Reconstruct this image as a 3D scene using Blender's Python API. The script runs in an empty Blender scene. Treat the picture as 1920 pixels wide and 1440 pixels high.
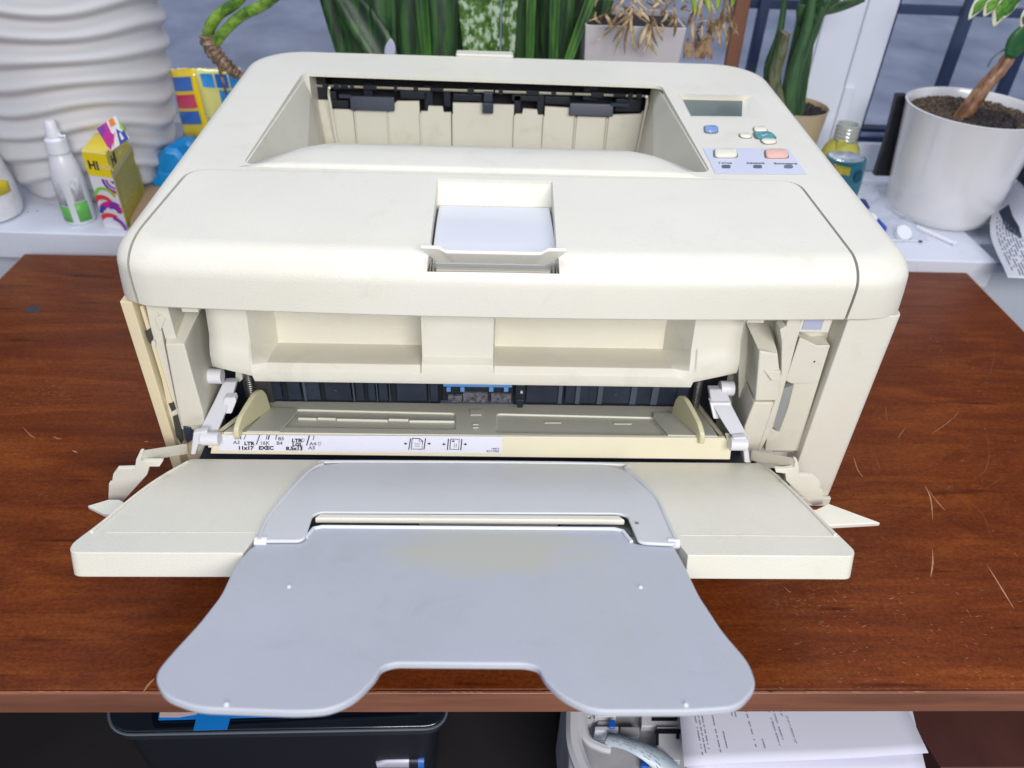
import bpy, bmesh, math, random
from mathutils import Vector, Matrix
R = math.radians
random.seed(7)
SC = bpy.context.scene
COL = SC.collection
# ------------------------------------------------------------ camera, world, lamps, exposure
CP, CY, CR, CF, CZ = .65441, .0468561, .0428557, 1455.542, .4282499
_f = Vector((math.sin(CY)*math.cos(CP), math.cos(CY)*math.cos(CP), -math.sin(CP)))
_r = Vector((math.cos(CY), -math.sin(CY), 0)); _u = _r.cross(_f)
_r2 = _r*math.cos(CR)+_u*math.sin(CR); _u2 = _u*math.cos(CR)-_r*math.sin(CR)
CO = Vector((0, 0, CZ))
cam = bpy.data.cameras.new('camera'); camo = bpy.data.objects.new('camera', cam); COL.objects.link(camo)
m = Matrix.Identity(4)
for i in range(3):
    m[i][0] = _r2[i]; m[i][1] = _u2[i]; m[i][2] = -_f[i]; m[i][3] = CO[i]
camo.matrix_world = m
cam.sensor_width = 36; cam.lens = CF/1920*36; cam.clip_start = .01; cam.clip_end = 200
cam.dof.use_dof = True; cam.dof.focus_distance = .5; cam.dof.aperture_fstop = 9
SC.camera = camo
w = bpy.data.worlds.new('World'); SC.world = w; w.use_nodes = True
bg = w.node_tree.nodes['Background']; bg.inputs[0].default_value = (.49, .56, .78, 1); bg.inputs[1].default_value = .55
def area(name, loc, target, sx, sy, power, col):
    l = bpy.data.lights.new(name, 'AREA'); l.shape = 'RECTANGLE'; l.size = sx; l.size_y = sy; l.energy = power; l.color = col
    o = bpy.data.objects.new(name, l); COL.objects.link(o); o.location = loc
    o.rotation_euler = (Vector(target)-Vector(loc)).to_track_quat('-Z', 'Y').to_euler()
    return o
area('front_key_light', (.30, -.95, .98), (0, .38, .12), 1.1, .55, 29, (1, .975, .935))  # unseen front light, set low behind the camera to brighten front faces
area('ceiling_lamp_far', (-.1, .80, 1.9), (0, .65, 0), 1.5, .6, 18, (.88, .92, 1))
SC.view_settings.view_transform = 'Standard'; SC.view_settings.look = 'None'
SC.view_settings.exposure = 0.0; SC.view_settings.gamma = 1
# ------------------------------------------------------------ measured points: a direction from the camera met with a real plane of the place
def ray(px, py): return _f+_r2*((px-960)/CF)-_u2*((py-720)/CF)
def aty(px, py, y): d = ray(px, py); return CO+d*(y/d.y)
def atz(px, py, z): d = ray(px, py); return CO+d*((z-CZ)/d.z)
def atp(px, py, p0, n):
    d = ray(px, py); p0 = Vector(p0); n = Vector(n); return CO+d*(((p0-CO).dot(n))/d.dot(n))
def TP(px, py, o=0.): return atp(px, py, (0, 0, .1934+o), (0, -.0397, 1))      # top plane of the printer
def TR(px, py, o=0.): return atp(px, py, (0, .28, .0955+o), (0, .354, 1))      # plane of the open tray
TN = Vector((0, .354, 1)).normalized()
# ------------------------------------------------------------ materials
def nd(nt, t, **k):
    n = nt.nodes.new(t)
    for a, b in k.items(): setattr(n, a, b)
    return n
MATS = {}
def mat(name, col, rough=.5, metal=0, var=.06, vscale=8, bump=0, bscale=300, trans=0, emis=0, coat=0, spec=.5, alpha=1, stretch=(1, 1, 1), sss=0, grime=0):
    if name in MATS: return MATS[name]
    mt = bpy.data.materials.new(name); mt.use_nodes = True; nt = mt.node_tree
    p = nt.nodes['Principled BSDF']
    p.inputs['Roughness'].default_value = rough; p.inputs['Metallic'].default_value = metal
    p.inputs['Transmission Weight'].default_value = trans; p.inputs['Coat Weight'].default_value = coat
    p.inputs['Specular IOR Level'].default_value = spec; p.inputs['Alpha'].default_value = alpha
    if sss: p.inputs['Subsurface Weight'].default_value = sss; p.inputs['Subsurface Scale'].default_value = .01
    tc = nd(nt, 'ShaderNodeTexCoord'); mp = nd(nt, 'ShaderNodeMapping'); mp.inputs['Scale'].default_value = stretch
    nt.links.new(tc.outputs['Object'], mp.inputs['Vector'])
    if var:
        n = nd(nt, 'ShaderNodeTexNoise'); n.inputs['Scale'].default_value = vscale; n.inputs['Detail'].default_value = 6; n.inputs['Roughness'].default_value = .6
        nt.links.new(mp.outputs[0], n.inputs['Vector'])
        cr = nd(nt, 'ShaderNodeValToRGB'); cr.color_ramp.elements[0].position = .3; cr.color_ramp.elements[1].position = .7
        cr.color_ramp.elements[0].color = [c*(1-var) for c in col]+[1]; cr.color_ramp.elements[1].color = [min(1, c*(1+var)) for c in col]+[1]
        nt.links.new(n.outputs['Fac'], cr.inputs[0]); so = cr.outputs[0]
        if grime:                                                     # faint smudges, handling marks and dust specks
            for sc_, lo, hi, c_ in ((26, .56, .74, (1-grime, 1-grime, 1-grime*1.2)), (240, .66, .72, (1-grime*1.3,)*3), (7, .52, .72, (1, 1-grime*.25, 1-grime*.9))):
                g_ = nd(nt, 'ShaderNodeTexNoise'); g_.inputs['Scale'].default_value = sc_; g_.inputs['Detail'].default_value = 8; g_.inputs['Roughness'].default_value = .7; g_.inputs['Distortion'].default_value = .7
                nt.links.new(tc.outputs['Object'], g_.inputs['Vector'])
                r_ = nd(nt, 'ShaderNodeValToRGB'); r_.color_ramp.elements[0].position = lo; r_.color_ramp.elements[0].color = (1, 1, 1, 1); r_.color_ramp.elements[1].position = hi; r_.color_ramp.elements[1].color = (*c_, 1)
                nt.links.new(g_.outputs['Fac'], r_.inputs[0]); x_ = nd(nt, 'ShaderNodeMix', data_type='RGBA', blend_type='MULTIPLY'); x_.inputs[0].default_value = 1
                nt.links.new(so, x_.inputs[6]); nt.links.new(r_.outputs[0], x_.inputs[7]); so = x_.outputs[2]
        nt.links.new(so, p.inputs['Base Color'])
        mr = nd(nt, 'ShaderNodeMapRange'); mr.inputs[3].default_value = max(0, rough-.06); mr.inputs[4].default_value = min(1, rough+.06)
        nt.links.new(n.outputs['Fac'], mr.inputs[0]); nt.links.new(mr.outputs[0], p.inputs['Roughness'])
    else: p.inputs['Base Color'].default_value = (*col, 1)
    if bump:
        n2 = nd(nt, 'ShaderNodeTexNoise'); n2.inputs['Scale'].default_value = bscale; n2.inputs['Detail'].default_value = 3
        nt.links.new(mp.outputs[0], n2.inputs['Vector'])
        b = nd(nt, 'ShaderNodeBump'); b.inputs['Strength'].default_value = bump; b.inputs['Distance'].default_value = .001
        nt.links.new(n2.outputs['Fac'], b.inputs['Height']); nt.links.new(b.outputs[0], p.inputs['Normal'])
    if emis: p.inputs['Emission Color'].default_value = (*col, 1); p.inputs['Emission Strength'].default_value = emis
    MATS[name] = mt
    return mt
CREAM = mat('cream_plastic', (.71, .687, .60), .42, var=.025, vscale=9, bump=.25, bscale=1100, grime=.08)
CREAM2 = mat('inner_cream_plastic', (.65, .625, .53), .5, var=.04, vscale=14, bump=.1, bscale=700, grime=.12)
YELLOWED = mat('yellowed_plastic', (.72, .62, .41), .45, var=.05, vscale=12)
BARM = mat('pale_yellow_plastic', (.72, .67, .50), .45, var=.05, vscale=10)
PLATE = mat('grey_green_plate', (.60, .59, .49), .38, var=.04, vscale=14)
LILAC = mat('lilac_grey_plastic', (.57, .58, .60), .42, var=.03, vscale=9, bump=.1, bscale=900, grime=.07)
ARM = mat('pale_lilac_plastic', (.66, .66, .70), .4, var=.03)
BLACK = mat('black_plastic', (.012, .016, .026), .4, var=.2, vscale=30)
DARK = mat('dark_blue_plastic', (.03, .04, .065), .38, var=.2, vscale=30)
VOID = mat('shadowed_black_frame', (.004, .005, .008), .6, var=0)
STEEL = mat('polished_steel', (.75, .72, .65), .25, 1, var=.05)
SPRING = mat('spring_steel', (.45, .45, .44), .35, 1, var=.1, vscale=80)
BLUE = mat('blue_plastic', (.05, .22, .60), .4, var=.05)
GREYD = mat('grey_shadow_gap_plastic', (.16, .155, .13), .5, var=.1)
LCD = mat('lcd_glass', (.085, .125, .115), .35, var=.05)
STICK = mat('lavender_sticker', (.57, .59, .70), .35, var=.015)
LABEL = mat('white_lilac_label', (.70, .70, .80), .3, var=.02)
INK = mat('black_ink', (.012, .012, .02), .5, var=0)
INKG = mat('grey_ink', (.12, .12, .15), .5, var=0)
WHITE = mat('white_plastic', (.74, .75, .80), .4, var=.03, vscale=6)
WHITEP = mat('white_painted_frame', (.70, .73, .82), .35, var=.03, vscale=4)
SILLM = mat('white_sill_laminate', (.68, .71, .80), .38, var=.05, vscale=7, bump=.1, bscale=60, grime=.1)

def wood():
    mt = bpy.data.materials.new('mahogany_laminate'); mt.use_nodes = True; nt = mt.node_tree; p = nt.nodes['Principled BSDF']; L = nt.links.new; p.inputs['Specular IOR Level'].default_value = .2
    tc = nd(nt, 'ShaderNodeTexCoord')
    def noise(sc, scale, det=5, dist=0, rough=.6):
        mp = nd(nt, 'ShaderNodeMapping'); mp.inputs['Scale'].default_value = sc; L(tc.outputs['Object'], mp.inputs['Vector'])
        n = nd(nt, 'ShaderNodeTexNoise'); n.inputs['Scale'].default_value = scale; n.inputs['Detail'].default_value = det
        n.inputs['Distortion'].default_value = dist; n.inputs['Roughness'].default_value = rough; L(mp.outputs[0], n.inputs['Vector']); return n.outputs['Fac']
    a = noise((1, 5, 5), 4.5, 8, 1.6, .66); b = noise((1, 14, 14), 14, 8, .6, .7); c = noise((1, 1, 1), 5, 3)
    cr = nd(nt, 'ShaderNodeValToRGB'); e = cr.color_ramp.elements
    e[0].position = .28; e[0].color = (.064, .012, .004, 1); e[1].position = .74; e[1].color = (.235, .060, .010, 1)
    x = e.new(.5); x.color = (.125, .027, .0055, 1)
    mx = nd(nt, 'ShaderNodeMix', data_type='FLOAT'); mx.inputs[0].default_value = .30; L(a, mx.inputs[2]); L(b, mx.inputs[3])
    L(mx.outputs[0], cr.inputs[0])
    d = noise((.35, 3, 3), 30, 2, 0, .5)                                   # short dark pores
    r2 = nd(nt, 'ShaderNodeValToRGB'); r2.color_ramp.elements[0].position = .26; r2.color_ramp.elements[0].color = (.45, .4, .4, 1); r2.color_ramp.elements[1].position = .36; r2.color_ramp.elements[1].color = (1, 1, 1, 1)
    L(d, r2.inputs[0])
    mm = nd(nt, 'ShaderNodeMix', data_type='RGBA', blend_type='MULTIPLY'); mm.inputs[0].default_value = 1; L(cr.outputs[0], mm.inputs[6]); L(r2.outputs[0], mm.inputs[7])
    sp = noise((1, 1.5, 1), 330, 4, .5, .75)                                  # fine speckle of the print
    r3 = nd(nt, 'ShaderNodeValToRGB'); r3.color_ramp.elements[0].position = .35; r3.color_ramp.elements[0].color = (.74, .72, .70, 1); r3.color_ramp.elements[1].position = .68; r3.color_ramp.elements[1].color = (1.3, 1.32, 1.4, 1)
    L(sp, r3.inputs[0]); m3 = nd(nt, 'ShaderNodeMix', data_type='RGBA', blend_type='MULTIPLY'); m3.inputs[0].default_value = 1; L(mm.outputs[2], m3.inputs[6]); L(r3.outputs[0], m3.inputs[7]); mm = m3
    # worn pale scuffs, denser near the front edge and on the right
    s = noise((1, 1.9, 1), 260, 7, .8, .85); t = noise((1, 1, 1), 6, 4)
    ms = nd(nt, 'ShaderNodeMath', operation='MULTIPLY'); L(s, ms.inputs[0]); L(t, ms.inputs[1])
    rs = nd(nt, 'ShaderNodeValToRGB'); rs.color_ramp.elements[0].position = .345; rs.color_ramp.elements[0].color = (0, 0, 0, 1); rs.color_ramp.elements[1].position = .44; rs.color_ramp.elements[1].color = (.5, .5, .5, 1)
    L(ms.outputs[0], rs.inputs[0])
    m2 = nd(nt, 'ShaderNodeMix', data_type='RGBA'); L(rs.outputs[0], m2.inputs[0]); L(mm.outputs[2], m2.inputs[6]); m2.inputs[7].default_value = (.42, .20, .10, 1)
    L(m2.outputs[2], p.inputs['Base Color'])
    mr = nd(nt, 'ShaderNodeMapRange'); mr.inputs[3].default_value = .26; mr.inputs[4].default_value = .46; L(c, mr.inputs[0]); L(mr.outputs[0], p.inputs['Roughness'])
    bm = nd(nt, 'ShaderNodeBump'); bm.inputs['Strength'].default_value = .12; bm.inputs['Distance'].default_value = .001; L(b, bm.inputs['Height']); L(bm.outputs[0], p.inputs['Normal'])
    return mt
WOOD = wood()
# ------------------------------------------------------------ mesh helpers
class G:
    def __init__(s): s.v = []; s.f = []
    def add(s, vs, fs):
        o = len(s.v); s.v += [Vector(v) for v in vs]; s.f += [[i+o for i in f] for f in fs]; return s
    def prism(s, poly, vec, cap=True):
        n = len(poly); vec = Vector(vec); vs = [Vector(p) for p in poly]+[Vector(p)+vec for p in poly]
        fs = [[i, (i+1) % n, n+(i+1) % n, n+i] for i in range(n)]
        if cap: fs += [list(range(n))[::-1], list(range(n, 2*n))]
        return s.add(vs, fs)
    def box(s, x0, x1, y0, y1, z0, z1): return s.prism([(x0, y0, z0), (x1, y0, z0), (x1, y1, z0), (x0, y1, z0)], (0, 0, z1-z0))
    def rings(s, rs, closed=True, cap=True):
        n = len(rs[0]); vs = [p for r in rs for p in r]; fs = []
        for k in range(len(rs)-1):
            for i in range(n if closed else n-1): fs.append([k*n+i, k*n+(i+1) % n, (k+1)*n+(i+1) % n, (k+1)*n+i])
        if cap and closed: fs += [list(range(n))[::-1], list(range((len(rs)-1)*n, len(rs)*n))]
        return s.add(vs, fs)
    def tube(s, pts, rad, n=8, cap=True):
        pts = [Vector(p) for p in pts]; rad = rad if isinstance(rad, (list, tuple)) else [rad]*len(pts); rs = []
        up = Vector((.31, .2, .93))
        for i, p in enumerate(pts):
            t = (pts[min(i+1, len(pts)-1)]-pts[max(i-1, 0)]).normalized(); a = t.cross(up)
            if a.length < .05: a = t.cross(Vector((1, 0, 0)))
            a.normalize(); b = t.cross(a)
            rs.append([p+(a*math.cos(2*math.pi*k/n)+b*math.sin(2*math.pi*k/n))*rad[i] for k in range(n)])
        return s.rings(rs, True, cap)
    def lathe(s, prof, c, n=40, f=None):
        c = Vector(c); rs = []
        for r, z in prof: rs.append([c+Vector((r*math.cos(2*math.pi*k/n), r*math.sin(2*math.pi*k/n), z)) for k in range(n)])
        return s.rings(rs, True, True)
    def strip(s, a, b): return s.add(list(a)+list(b), [[i, i+1, len(a)+i+1, len(a)+i] for i in range(len(a)-1)])
def smoothp(pts, n=6):
    pts = [Vector(p) for p in pts]; o = []
    for i in range(len(pts)-1):
        p0 = pts[max(i-1, 0)]; p1 = pts[i]; p2 = pts[i+1]; p3 = pts[min(i+2, len(pts)-1)]
        for k in range(n):
            t = k/n; o.append(.5*((2*p1)+(p2-p0)*t+(2*p0-5*p1+4*p2-p3)*t*t+(3*p1-p0-3*p2+p3)*t**3))
    return o+[pts[-1]]
def rpoly(pts, rad, n=5):
    """round the corners of a planar polygon; rad one number or one per corner"""
    pts = [Vector(p) for p in pts]; N = len(pts); rad = rad if isinstance(rad, (list, tuple)) else [rad]*N; o = []
    for i in range(N):
        p = pts[i]; a = pts[i-1]-p; b = pts[(i+1) % N]-p
        if rad[i] <= 0: o.append(p); continue
        r = min(rad[i], a.length*.48, b.length*.48); A = p+a.normalized()*r; B = p+b.normalized()*r
        for k in range(n+1):
            t = k/n; o.append(A*(1-t)**2+p*2*t*(1-t)+B*t*t)
    return o
def obj(name, g, material, parent=None, bev=0, seg=2, smooth=35, solid=0, sub=0):
    me = bpy.data.meshes.new(name); off = ROOTS.get(parent.name, Vector()) if parent else Vector()
    me.from_pydata([tuple(v-off) for v in g.v], [], g.f)
    bm = bmesh.new(); bm.from_mesh(me); bmesh.ops.remove_doubles(bm, verts=bm.verts, dist=1e-6); bmesh.ops.recalc_face_normals(bm, faces=bm.faces); bm.to_mesh(me); bm.free()
    o = bpy.data.objects.new(name, me); COL.objects.link(o); finish(o, material, bev, seg, smooth, solid, sub)
    if parent: o.parent = parent; ROOTS[o.name] = off
    return o
def finish(o, material, bev=0, seg=2, smooth=35, solid=0, sub=0):
    me = o.data; me.materials.clear(); me.materials.append(material)
    if smooth:
        for p in me.polygons: p.use_smooth = True
        me.set_sharp_from_angle(angle=R(smooth))
    if solid: m = o.modifiers.new('solid', 'SOLIDIFY'); m.thickness = solid; m.offset = 0
    if sub: m = o.modifiers.new('sub', 'SUBSURF'); m.levels = sub; m.render_levels = sub
    if bev:
        m = o.modifiers.new('bevel', 'BEVEL'); m.width = bev; m.segments = seg; m.limit_method = 'ANGLE'; m.angle_limit = R(30)
        w = o.modifiers.new('wn', 'WEIGHTED_NORMAL'); w.keep_sharp = False
    return o
def cut(o, g, op='DIFFERENCE'):
    off = ROOTS.get(o.name, Vector())
    me = bpy.data.meshes.new('tmp'); me.from_pydata([tuple(v-off) for v in g.v], [], g.f)
    bm = bmesh.new(); bm.from_mesh(me); bmesh.ops.recalc_face_normals(bm, faces=bm.faces); bm.to_mesh(me); bm.free()
    c = bpy.data.objects.new('tmp', me); COL.objects.link(c); c.location = o.matrix_world.translation if not o.parent else off
    mods = [(m.name) for m in o.modifiers]
    for m in o.modifiers: m.show_viewport = False
    b = o.modifiers.new('bool', 'BOOLEAN'); b.object = c; b.operation = op; b.solver = 'EXACT'
    bpy.context.view_layer.update()
    dg = bpy.context.evaluated_depsgraph_get(); nm = bpy.data.meshes.new_from_object(o.evaluated_get(dg))
    o.modifiers.remove(b); o.data = nm
    for m in o.modifiers: m.show_viewport = True
    bpy.data.objects.remove(c)
ROOTS = {}
def thing(name, label, cat, loc, group=None):
    o = bpy.data.objects.new(name, None); COL.objects.link(o); o.location = loc; o.empty_display_size = .02
    ROOTS[o.name] = Vector(loc); o['label'] = label; o['category'] = cat
    if group: o['group'] = group
    return o
def struct(o, kind='structure'): o['kind'] = kind; return o
def text(s, name, material, origin, xdir, ydir, size, parent=None, bold=0, shear=0, depth=.0002, sx=1, align='LEFT'):
    cu = bpy.data.curves.new('t', 'FONT'); cu.body = s; cu.size = size; cu.offset = bold; cu.shear = shear; cu.extrude = depth; cu.resolution_u = 3; cu.align_x = align
    t = bpy.data.objects.new('t', cu); COL.objects.link(t); bpy.context.view_layer.update()
    me = bpy.data.meshes.new_from_object(t.evaluated_get(bpy.context.evaluated_depsgraph_get()))
    bpy.data.objects.remove(t)
    x = Vector(xdir).normalized(); y = Vector(ydir).normalized(); z = x.cross(y); g = G()
    g.add([Vector(origin)+x*v.co.x*sx+y*v.co.y+z*v.co.z for v in me.vertices], [list(p.vertices) for p in me.polygons])
    return obj(name, g, material, parent, smooth=0)
def joined(*gs):
    g = G()
    for q in gs: g.add(q.v, q.f)
    return g

# ============================================================ THE SETTING
exec_parts = []
floor = struct(obj('floor', G().box(-4, 4, -3, 1.35, -.78, -.76), mat('dark_floor', (.05, .045, .045), .5, var=.2, vscale=6), smooth=0))
SY = lambda x: .806-(x+.487)*.0218                 # front line of the sill
def along(x0, x1, d0, d1, z0, z1):                 # box lying parallel to the sill and window
    return G().prism([(x0, SY(x0)+d0, z0), (x1, SY(x1)+d0, z0), (x1, SY(x1)+d1, z0), (x0, SY(x0)+d1, z0)], (0, 0, z1-z0))
wall = struct(obj('wall_below_window', along(-2.2, 2.2, .04, .34, -.759, -.0205), mat('pale_wall_paint', (.56, .60, .68), .7, var=.05), smooth=0))
sill = struct(obj('window_sill', along(-2.0, .591, 0, .285, -.02, .014), SILLM, bev=.002))
struct(obj('window_ledge', along(.593, 2.2, .06, .285, -.02, .008), SILLM, bev=.002))
snow = struct(obj('snowy_ground', G().box(-30, 30, 1.6, 60, -1.3, -1.2), mat('dusk_snow', (.80, .86, .94), .8, var=.36, vscale=1.5, stretch=(1.3, 1, 1)), smooth=0))

desk = thing('desk', 'scratched mahogany coloured office desk the printer stands on', 'desk', (.02, .52, -.022))
dt = obj('desktop', G().prism([(-.5103, .2572, -.022), (.5588, .2572, -.022), (.5588, .7823, -.022), (-.5103, .7823, -.022)], (0, 0, .022)), WOOD, desk, bev=.0008)
obj('edge_banding', G().box(-.5103, .5588, .2548, .2571, -.0215, -.0006), mat('edge_band_wood', (.21, .085, .05), .3, var=.35, vscale=20, stretch=(.3, 3, 3)), desk, bev=.0007)
obj('edge_banding', G().box(.5590, .5602, .2560, .7820, -.0215, -.0006), mat('side_band_wood', (.35, .22, .14), .4, var=.2), desk)
obj('edge_banding', G().box(-.5117, -.5105, .2560, .7820, -.0215, -.0006), MATS['side_band_wood'], desk)
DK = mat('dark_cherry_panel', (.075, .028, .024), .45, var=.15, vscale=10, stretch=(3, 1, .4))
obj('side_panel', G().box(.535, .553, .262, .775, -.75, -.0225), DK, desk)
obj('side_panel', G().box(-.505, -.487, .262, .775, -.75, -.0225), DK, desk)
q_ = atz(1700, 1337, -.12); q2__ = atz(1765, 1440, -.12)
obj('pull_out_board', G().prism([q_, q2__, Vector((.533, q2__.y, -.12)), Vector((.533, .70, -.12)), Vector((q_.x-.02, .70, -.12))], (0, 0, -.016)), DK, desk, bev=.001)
obj('shelf_divider', G().box(.372, .382, .33, .739, -.2495, -.137), DK, desk)
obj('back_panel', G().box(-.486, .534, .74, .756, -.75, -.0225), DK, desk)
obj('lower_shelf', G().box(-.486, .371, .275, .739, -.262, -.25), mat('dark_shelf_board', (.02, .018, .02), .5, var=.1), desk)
# scratches: thin raised worn streaks in the laminate
SCR = mat('bare_scratch', (.36, .17, .09), .6, var=.2, vscale=60)
def scratch(pts, w_=.0004):
    p = smoothp([atz(a, b, .0001) for a, b in pts], 5); a = []; b = []
    for i, q in enumerate(p):
        t = (p[min(i+1, len(p)-1)]-p[max(i-1, 0)]).normalized(); n = Vector((-t.y, t.x, 0)); ww = w_*math.sin(math.pi*(i+.4)/(len(p)+.2))*(0.6+.6*random.random())
        a.append(q+n*ww); b.append(q-n*ww)
    return G().strip(a, b)
gs = []
for pts, ww in [([(1733, 908), (1745, 935), (1749, 975)], .0006), ([(1740, 918), (1757, 940), (1773, 958)], .0004), ([(1748, 1030), (1749, 1055), (1745, 1082)], .0006),
        ([(1850, 1058), (1873, 1095), (1901, 1141)], .0006), 
        ([(1600, 855), (1608, 880), (1618, 895)], .0005), ([(268, 1299), (278, 1284), (290, 1272)], .0007), ([(42, 800), (56, 815), (68, 822)], .0003), ([(100, 818), (108, 822), (116, 823)], .0006),
        ([(135, 845), (145, 848)], .0005), ([(270, 828), (278, 828)], .0006), ([(1700, 800), (1690, 812), (1684, 822)], .0003), ([(1800, 770), (1780, 790), (1745, 815)], .00025),
        ([(1470, 1100), (1478, 1108), (1484, 1112)], .0004)]:
    gs.append(scratch(pts, ww))
for k in range(170):
    a = random.uniform(1450, 1915); b = random.uniform(1100, 1290) if random.random() < .75 else random.uniform(620, 1100)
    if b < 1000: a = random.uniform(1690, 1915)
    l = random.uniform(2, 11); t = random.uniform(-.5, .9); gs.append(scratch([(a, b), (a+l*math.cos(t)*.5, b+l*math.sin(t)*.5+1), (a+l*math.cos(t), b+l*math.sin(t))], random.uniform(.00008, .0002)))
for k in range(45):
    a = random.uniform(5, 1915); gs.append(scratch([(a, 1297), (a+random.uniform(4, 26), 1297.5+random.random())], .0004))
s_ = obj('scratches', joined(*gs), SCR, desk, smooth=0); s_['kind'] = 'stuff'
gs = [scratch(p_, w_) for p_, w_ in (([(1846, 790), (1855, 850), (1845, 885), (1822, 900)], .0002), ([(1864, 650), (1862, 680), (1850, 715)], .0002), ([(1700, 870), (1750, 905), (1800, 925)], .0002), ([(1880, 895), (1850, 915)], .0002), ([(1860, 1010), (1840, 960), (1800, 935)], .0002), ([(1660, 760), (1664, 790)], .0003), ([(1640, 850), (1650, 880)], .0003))]
s_ = obj('faint_scratches', joined(*gs), mat('faint_scratch', (.20, .075, .03), .6, var=.2, vscale=60), desk, smooth=0); s_['kind'] = 'stuff'
obj('ink_stain', G().prism([atz(62+ 14*math.cos(t)*1.1+18*0, 581+6*math.sin(t)*(1+.3*math.sin(3*t)), .0001) for t in [k*math.pi/9 for k in range(18)]], (0, 0, .0001)), mat('faded_ink', (.03, .028, .045), .5, var=.3, vscale=60), desk, smooth=0)

# ============================================================ THE PRINTER
PR = thing('laser_printer', 'large cream laser printer with its front paper tray folded open on the desk', 'printer', (.0215, .413, 0))
CX = .0215; XL, XR, YF, YB = -.2235, .2665, .398, .792
def zt(y): return .1934+.0397*y
def outline(si, fi, bi, rf=.026, rb=.042):
    xl, xr, yf, yb = XL+si, XR-si, YF+fi, YB-bi; pts = []
    n = 30
    for i in range(n+1): pts.append([xl+rf+(xr-xl-2*rf)*i/n, yf])
    def arc(cx, cy, r, a0, a1, m): 
        for k in range(1, m): a = R(a0+(a1-a0)*k/m); pts.append([cx+r*math.cos(a), cy+r*math.sin(a)])
    arc(xr-rf, yf+rf, rf, -90, 0, 8)
    for i in range(9): pts.append([xr, yf+rf+(yb-yf-rf-rb)*i/8])
    arc(xr-rb, yb-rb, rb, 0, 90, 8)
    for i in range(9): pts.append([xr-rb-(xr-xl-2*rb)*i/8, yb])
    arc(xl+rb, yb-rb, rb, 90, 180, 8)
    for i in range(9): pts.append([xl, yb-rb-(yb-yf-rf-rb)*i/8])
    arc(xl+rf, yf+rf, rf, 180, 270, 8)
    for p in pts:
        t = (p[0]-CX)/.245; k = max(0, 1-(p[1]-yf)/.03); p[1] += .007*t*t*k
    return pts
def shell():
    rs = []
    for s, f, b, z in ((0, .0015, .001, .172), (0, 0, 0, .1735), (.0012, -.0006, .001, .186)):
        rs.append([Vector((x, y, z)) for x, y in outline(s, f, b)])
    for k in range(0, 10):
        th = k*10; c, s_ = 1-math.cos(R(th)), 1-math.sin(R(th))
        rs.append([Vector((x, y, zt(y)-.0155*s_)) for x, y in outline(.002+.0130*c, -.0005+.020*c, .004+.014*c)])
    return G().rings(rs)
# seam of the lid: rounded trapezoid seen from above
LIDP = [(-.2025, .5155), (.2205, .5200), (.2262, .36), (-.2120, .36)]
def lidcut(o=0, zlo=.1, zhi=.26):
    p = [Vector((LIDP[0][0]-o, LIDP[0][1]+o*.6, zlo)), Vector((LIDP[1][0]+o, LIDP[1][1]+o*.6, zlo)), Vector((LIDP[2][0]+o, .36, zlo)), Vector((LIDP[3][0]-o, .36, zlo))]
    return G().prism(rpoly(p, [.014, .014, 0, 0], 6), (0, 0, zhi-zlo))
hous = obj('top_housing', shell(), CREAM, PR, bev=.0012, seg=2)
# output bin opening: outline in the top plane, walls leaning inwards as they go down
binp = [TP(568, 136), TP(1240, 160), TP(1333, 323), TP(455, 307)]
bint = [p+Vector((0, 0, .02)) for p in binp]
def down(p, d, k): c = Vector((.0, .63, 0)); q = p.copy(); q.x += (c.x-q.x)*k; q.z -= d; return q
binlow = [down(binp[0], .07, .05), down(binp[1], .07, .05), down(binp[2], .07, .13), down(binp[3], .07, .13)]
cut(hous, G().rings([rpoly(bint, .008), rpoly([p+Vector((0, 0, -.004)) for p in binp], .008), rpoly(binlow, .008)]))
cut(hous, lidcut(.0009))
cut(hous, G().box(-.1585, .1585, .70, .7745,   .15, .2188))      # hollow under the rear rim
# display well, tab notch at the back edge
lcdw = [TP(1272, 176), TP(1410, 179), TP(1448, 225), TP(1297, 223)]
up = Vector((0, 0, .02))
wf = [TP(1280, 186, -.0050), TP(1400, 189, -.0050), TP(1404, 221, -.0012), TP(1297, 219, -.0012)]
well = G().rings([[p+up for p in lcdw], [p for p in lcdw], wf])
cut(hous, well)
cut(hous, G().box(-.0325, .0262, .775, .81, .21, .25))
tabg = G().rings([rpoly([Vector((-.0305, .7770, z)), Vector((.0245, .7770, z)), Vector((.0245, .797, z-dz)), Vector((-.0305, .797, z-dz))], .002, 2) for z, dz in ((.206, .003), (.2262, .0015))])
obj('release_tab', tabg, CREAM, PR, bev=.002, seg=3)

# lid: same skin, inside the seam
lid = obj('cartridge_lid', shell(), CREAM, PR, bev=.0016, seg=3)
cut(lid, lidcut(-.0009), 'INTERSECT')
h0, h1 = TP(818, 327), TP(1037, 333)
cut(lid, G().prism([Vector((-.0335, .5100, .1955)), Vector((.0458, .5100, .1955)), Vector((.0430, .4215, .1955)), Vector((-.0330, .4215, .1955))], (0, 0, .04)))       # hand recess
cut(lid, G().rings([[Vector((x, y, z)) for x, y in ((-.0320, .424), (.0425, .424), (.0440, .4011), (-.0338, .4011))] for z in (.196, .24)]))        # slot under the latch lip
obj('seam_shadow_ledge', G().prism(rpoly([Vector((LIDP[0][0]-.004, LIDP[0][1]+.004, .196)), Vector((LIDP[1][0]+.004, LIDP[1][1]+.004, .196)), Vector((LIDP[2][0]+.003, .44, .196)), Vector((LIDP[3][0]-.003, .44, .196))], [.016, .016, 0, 0]), (0, 0, -.004)), GREYD, PR)
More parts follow.
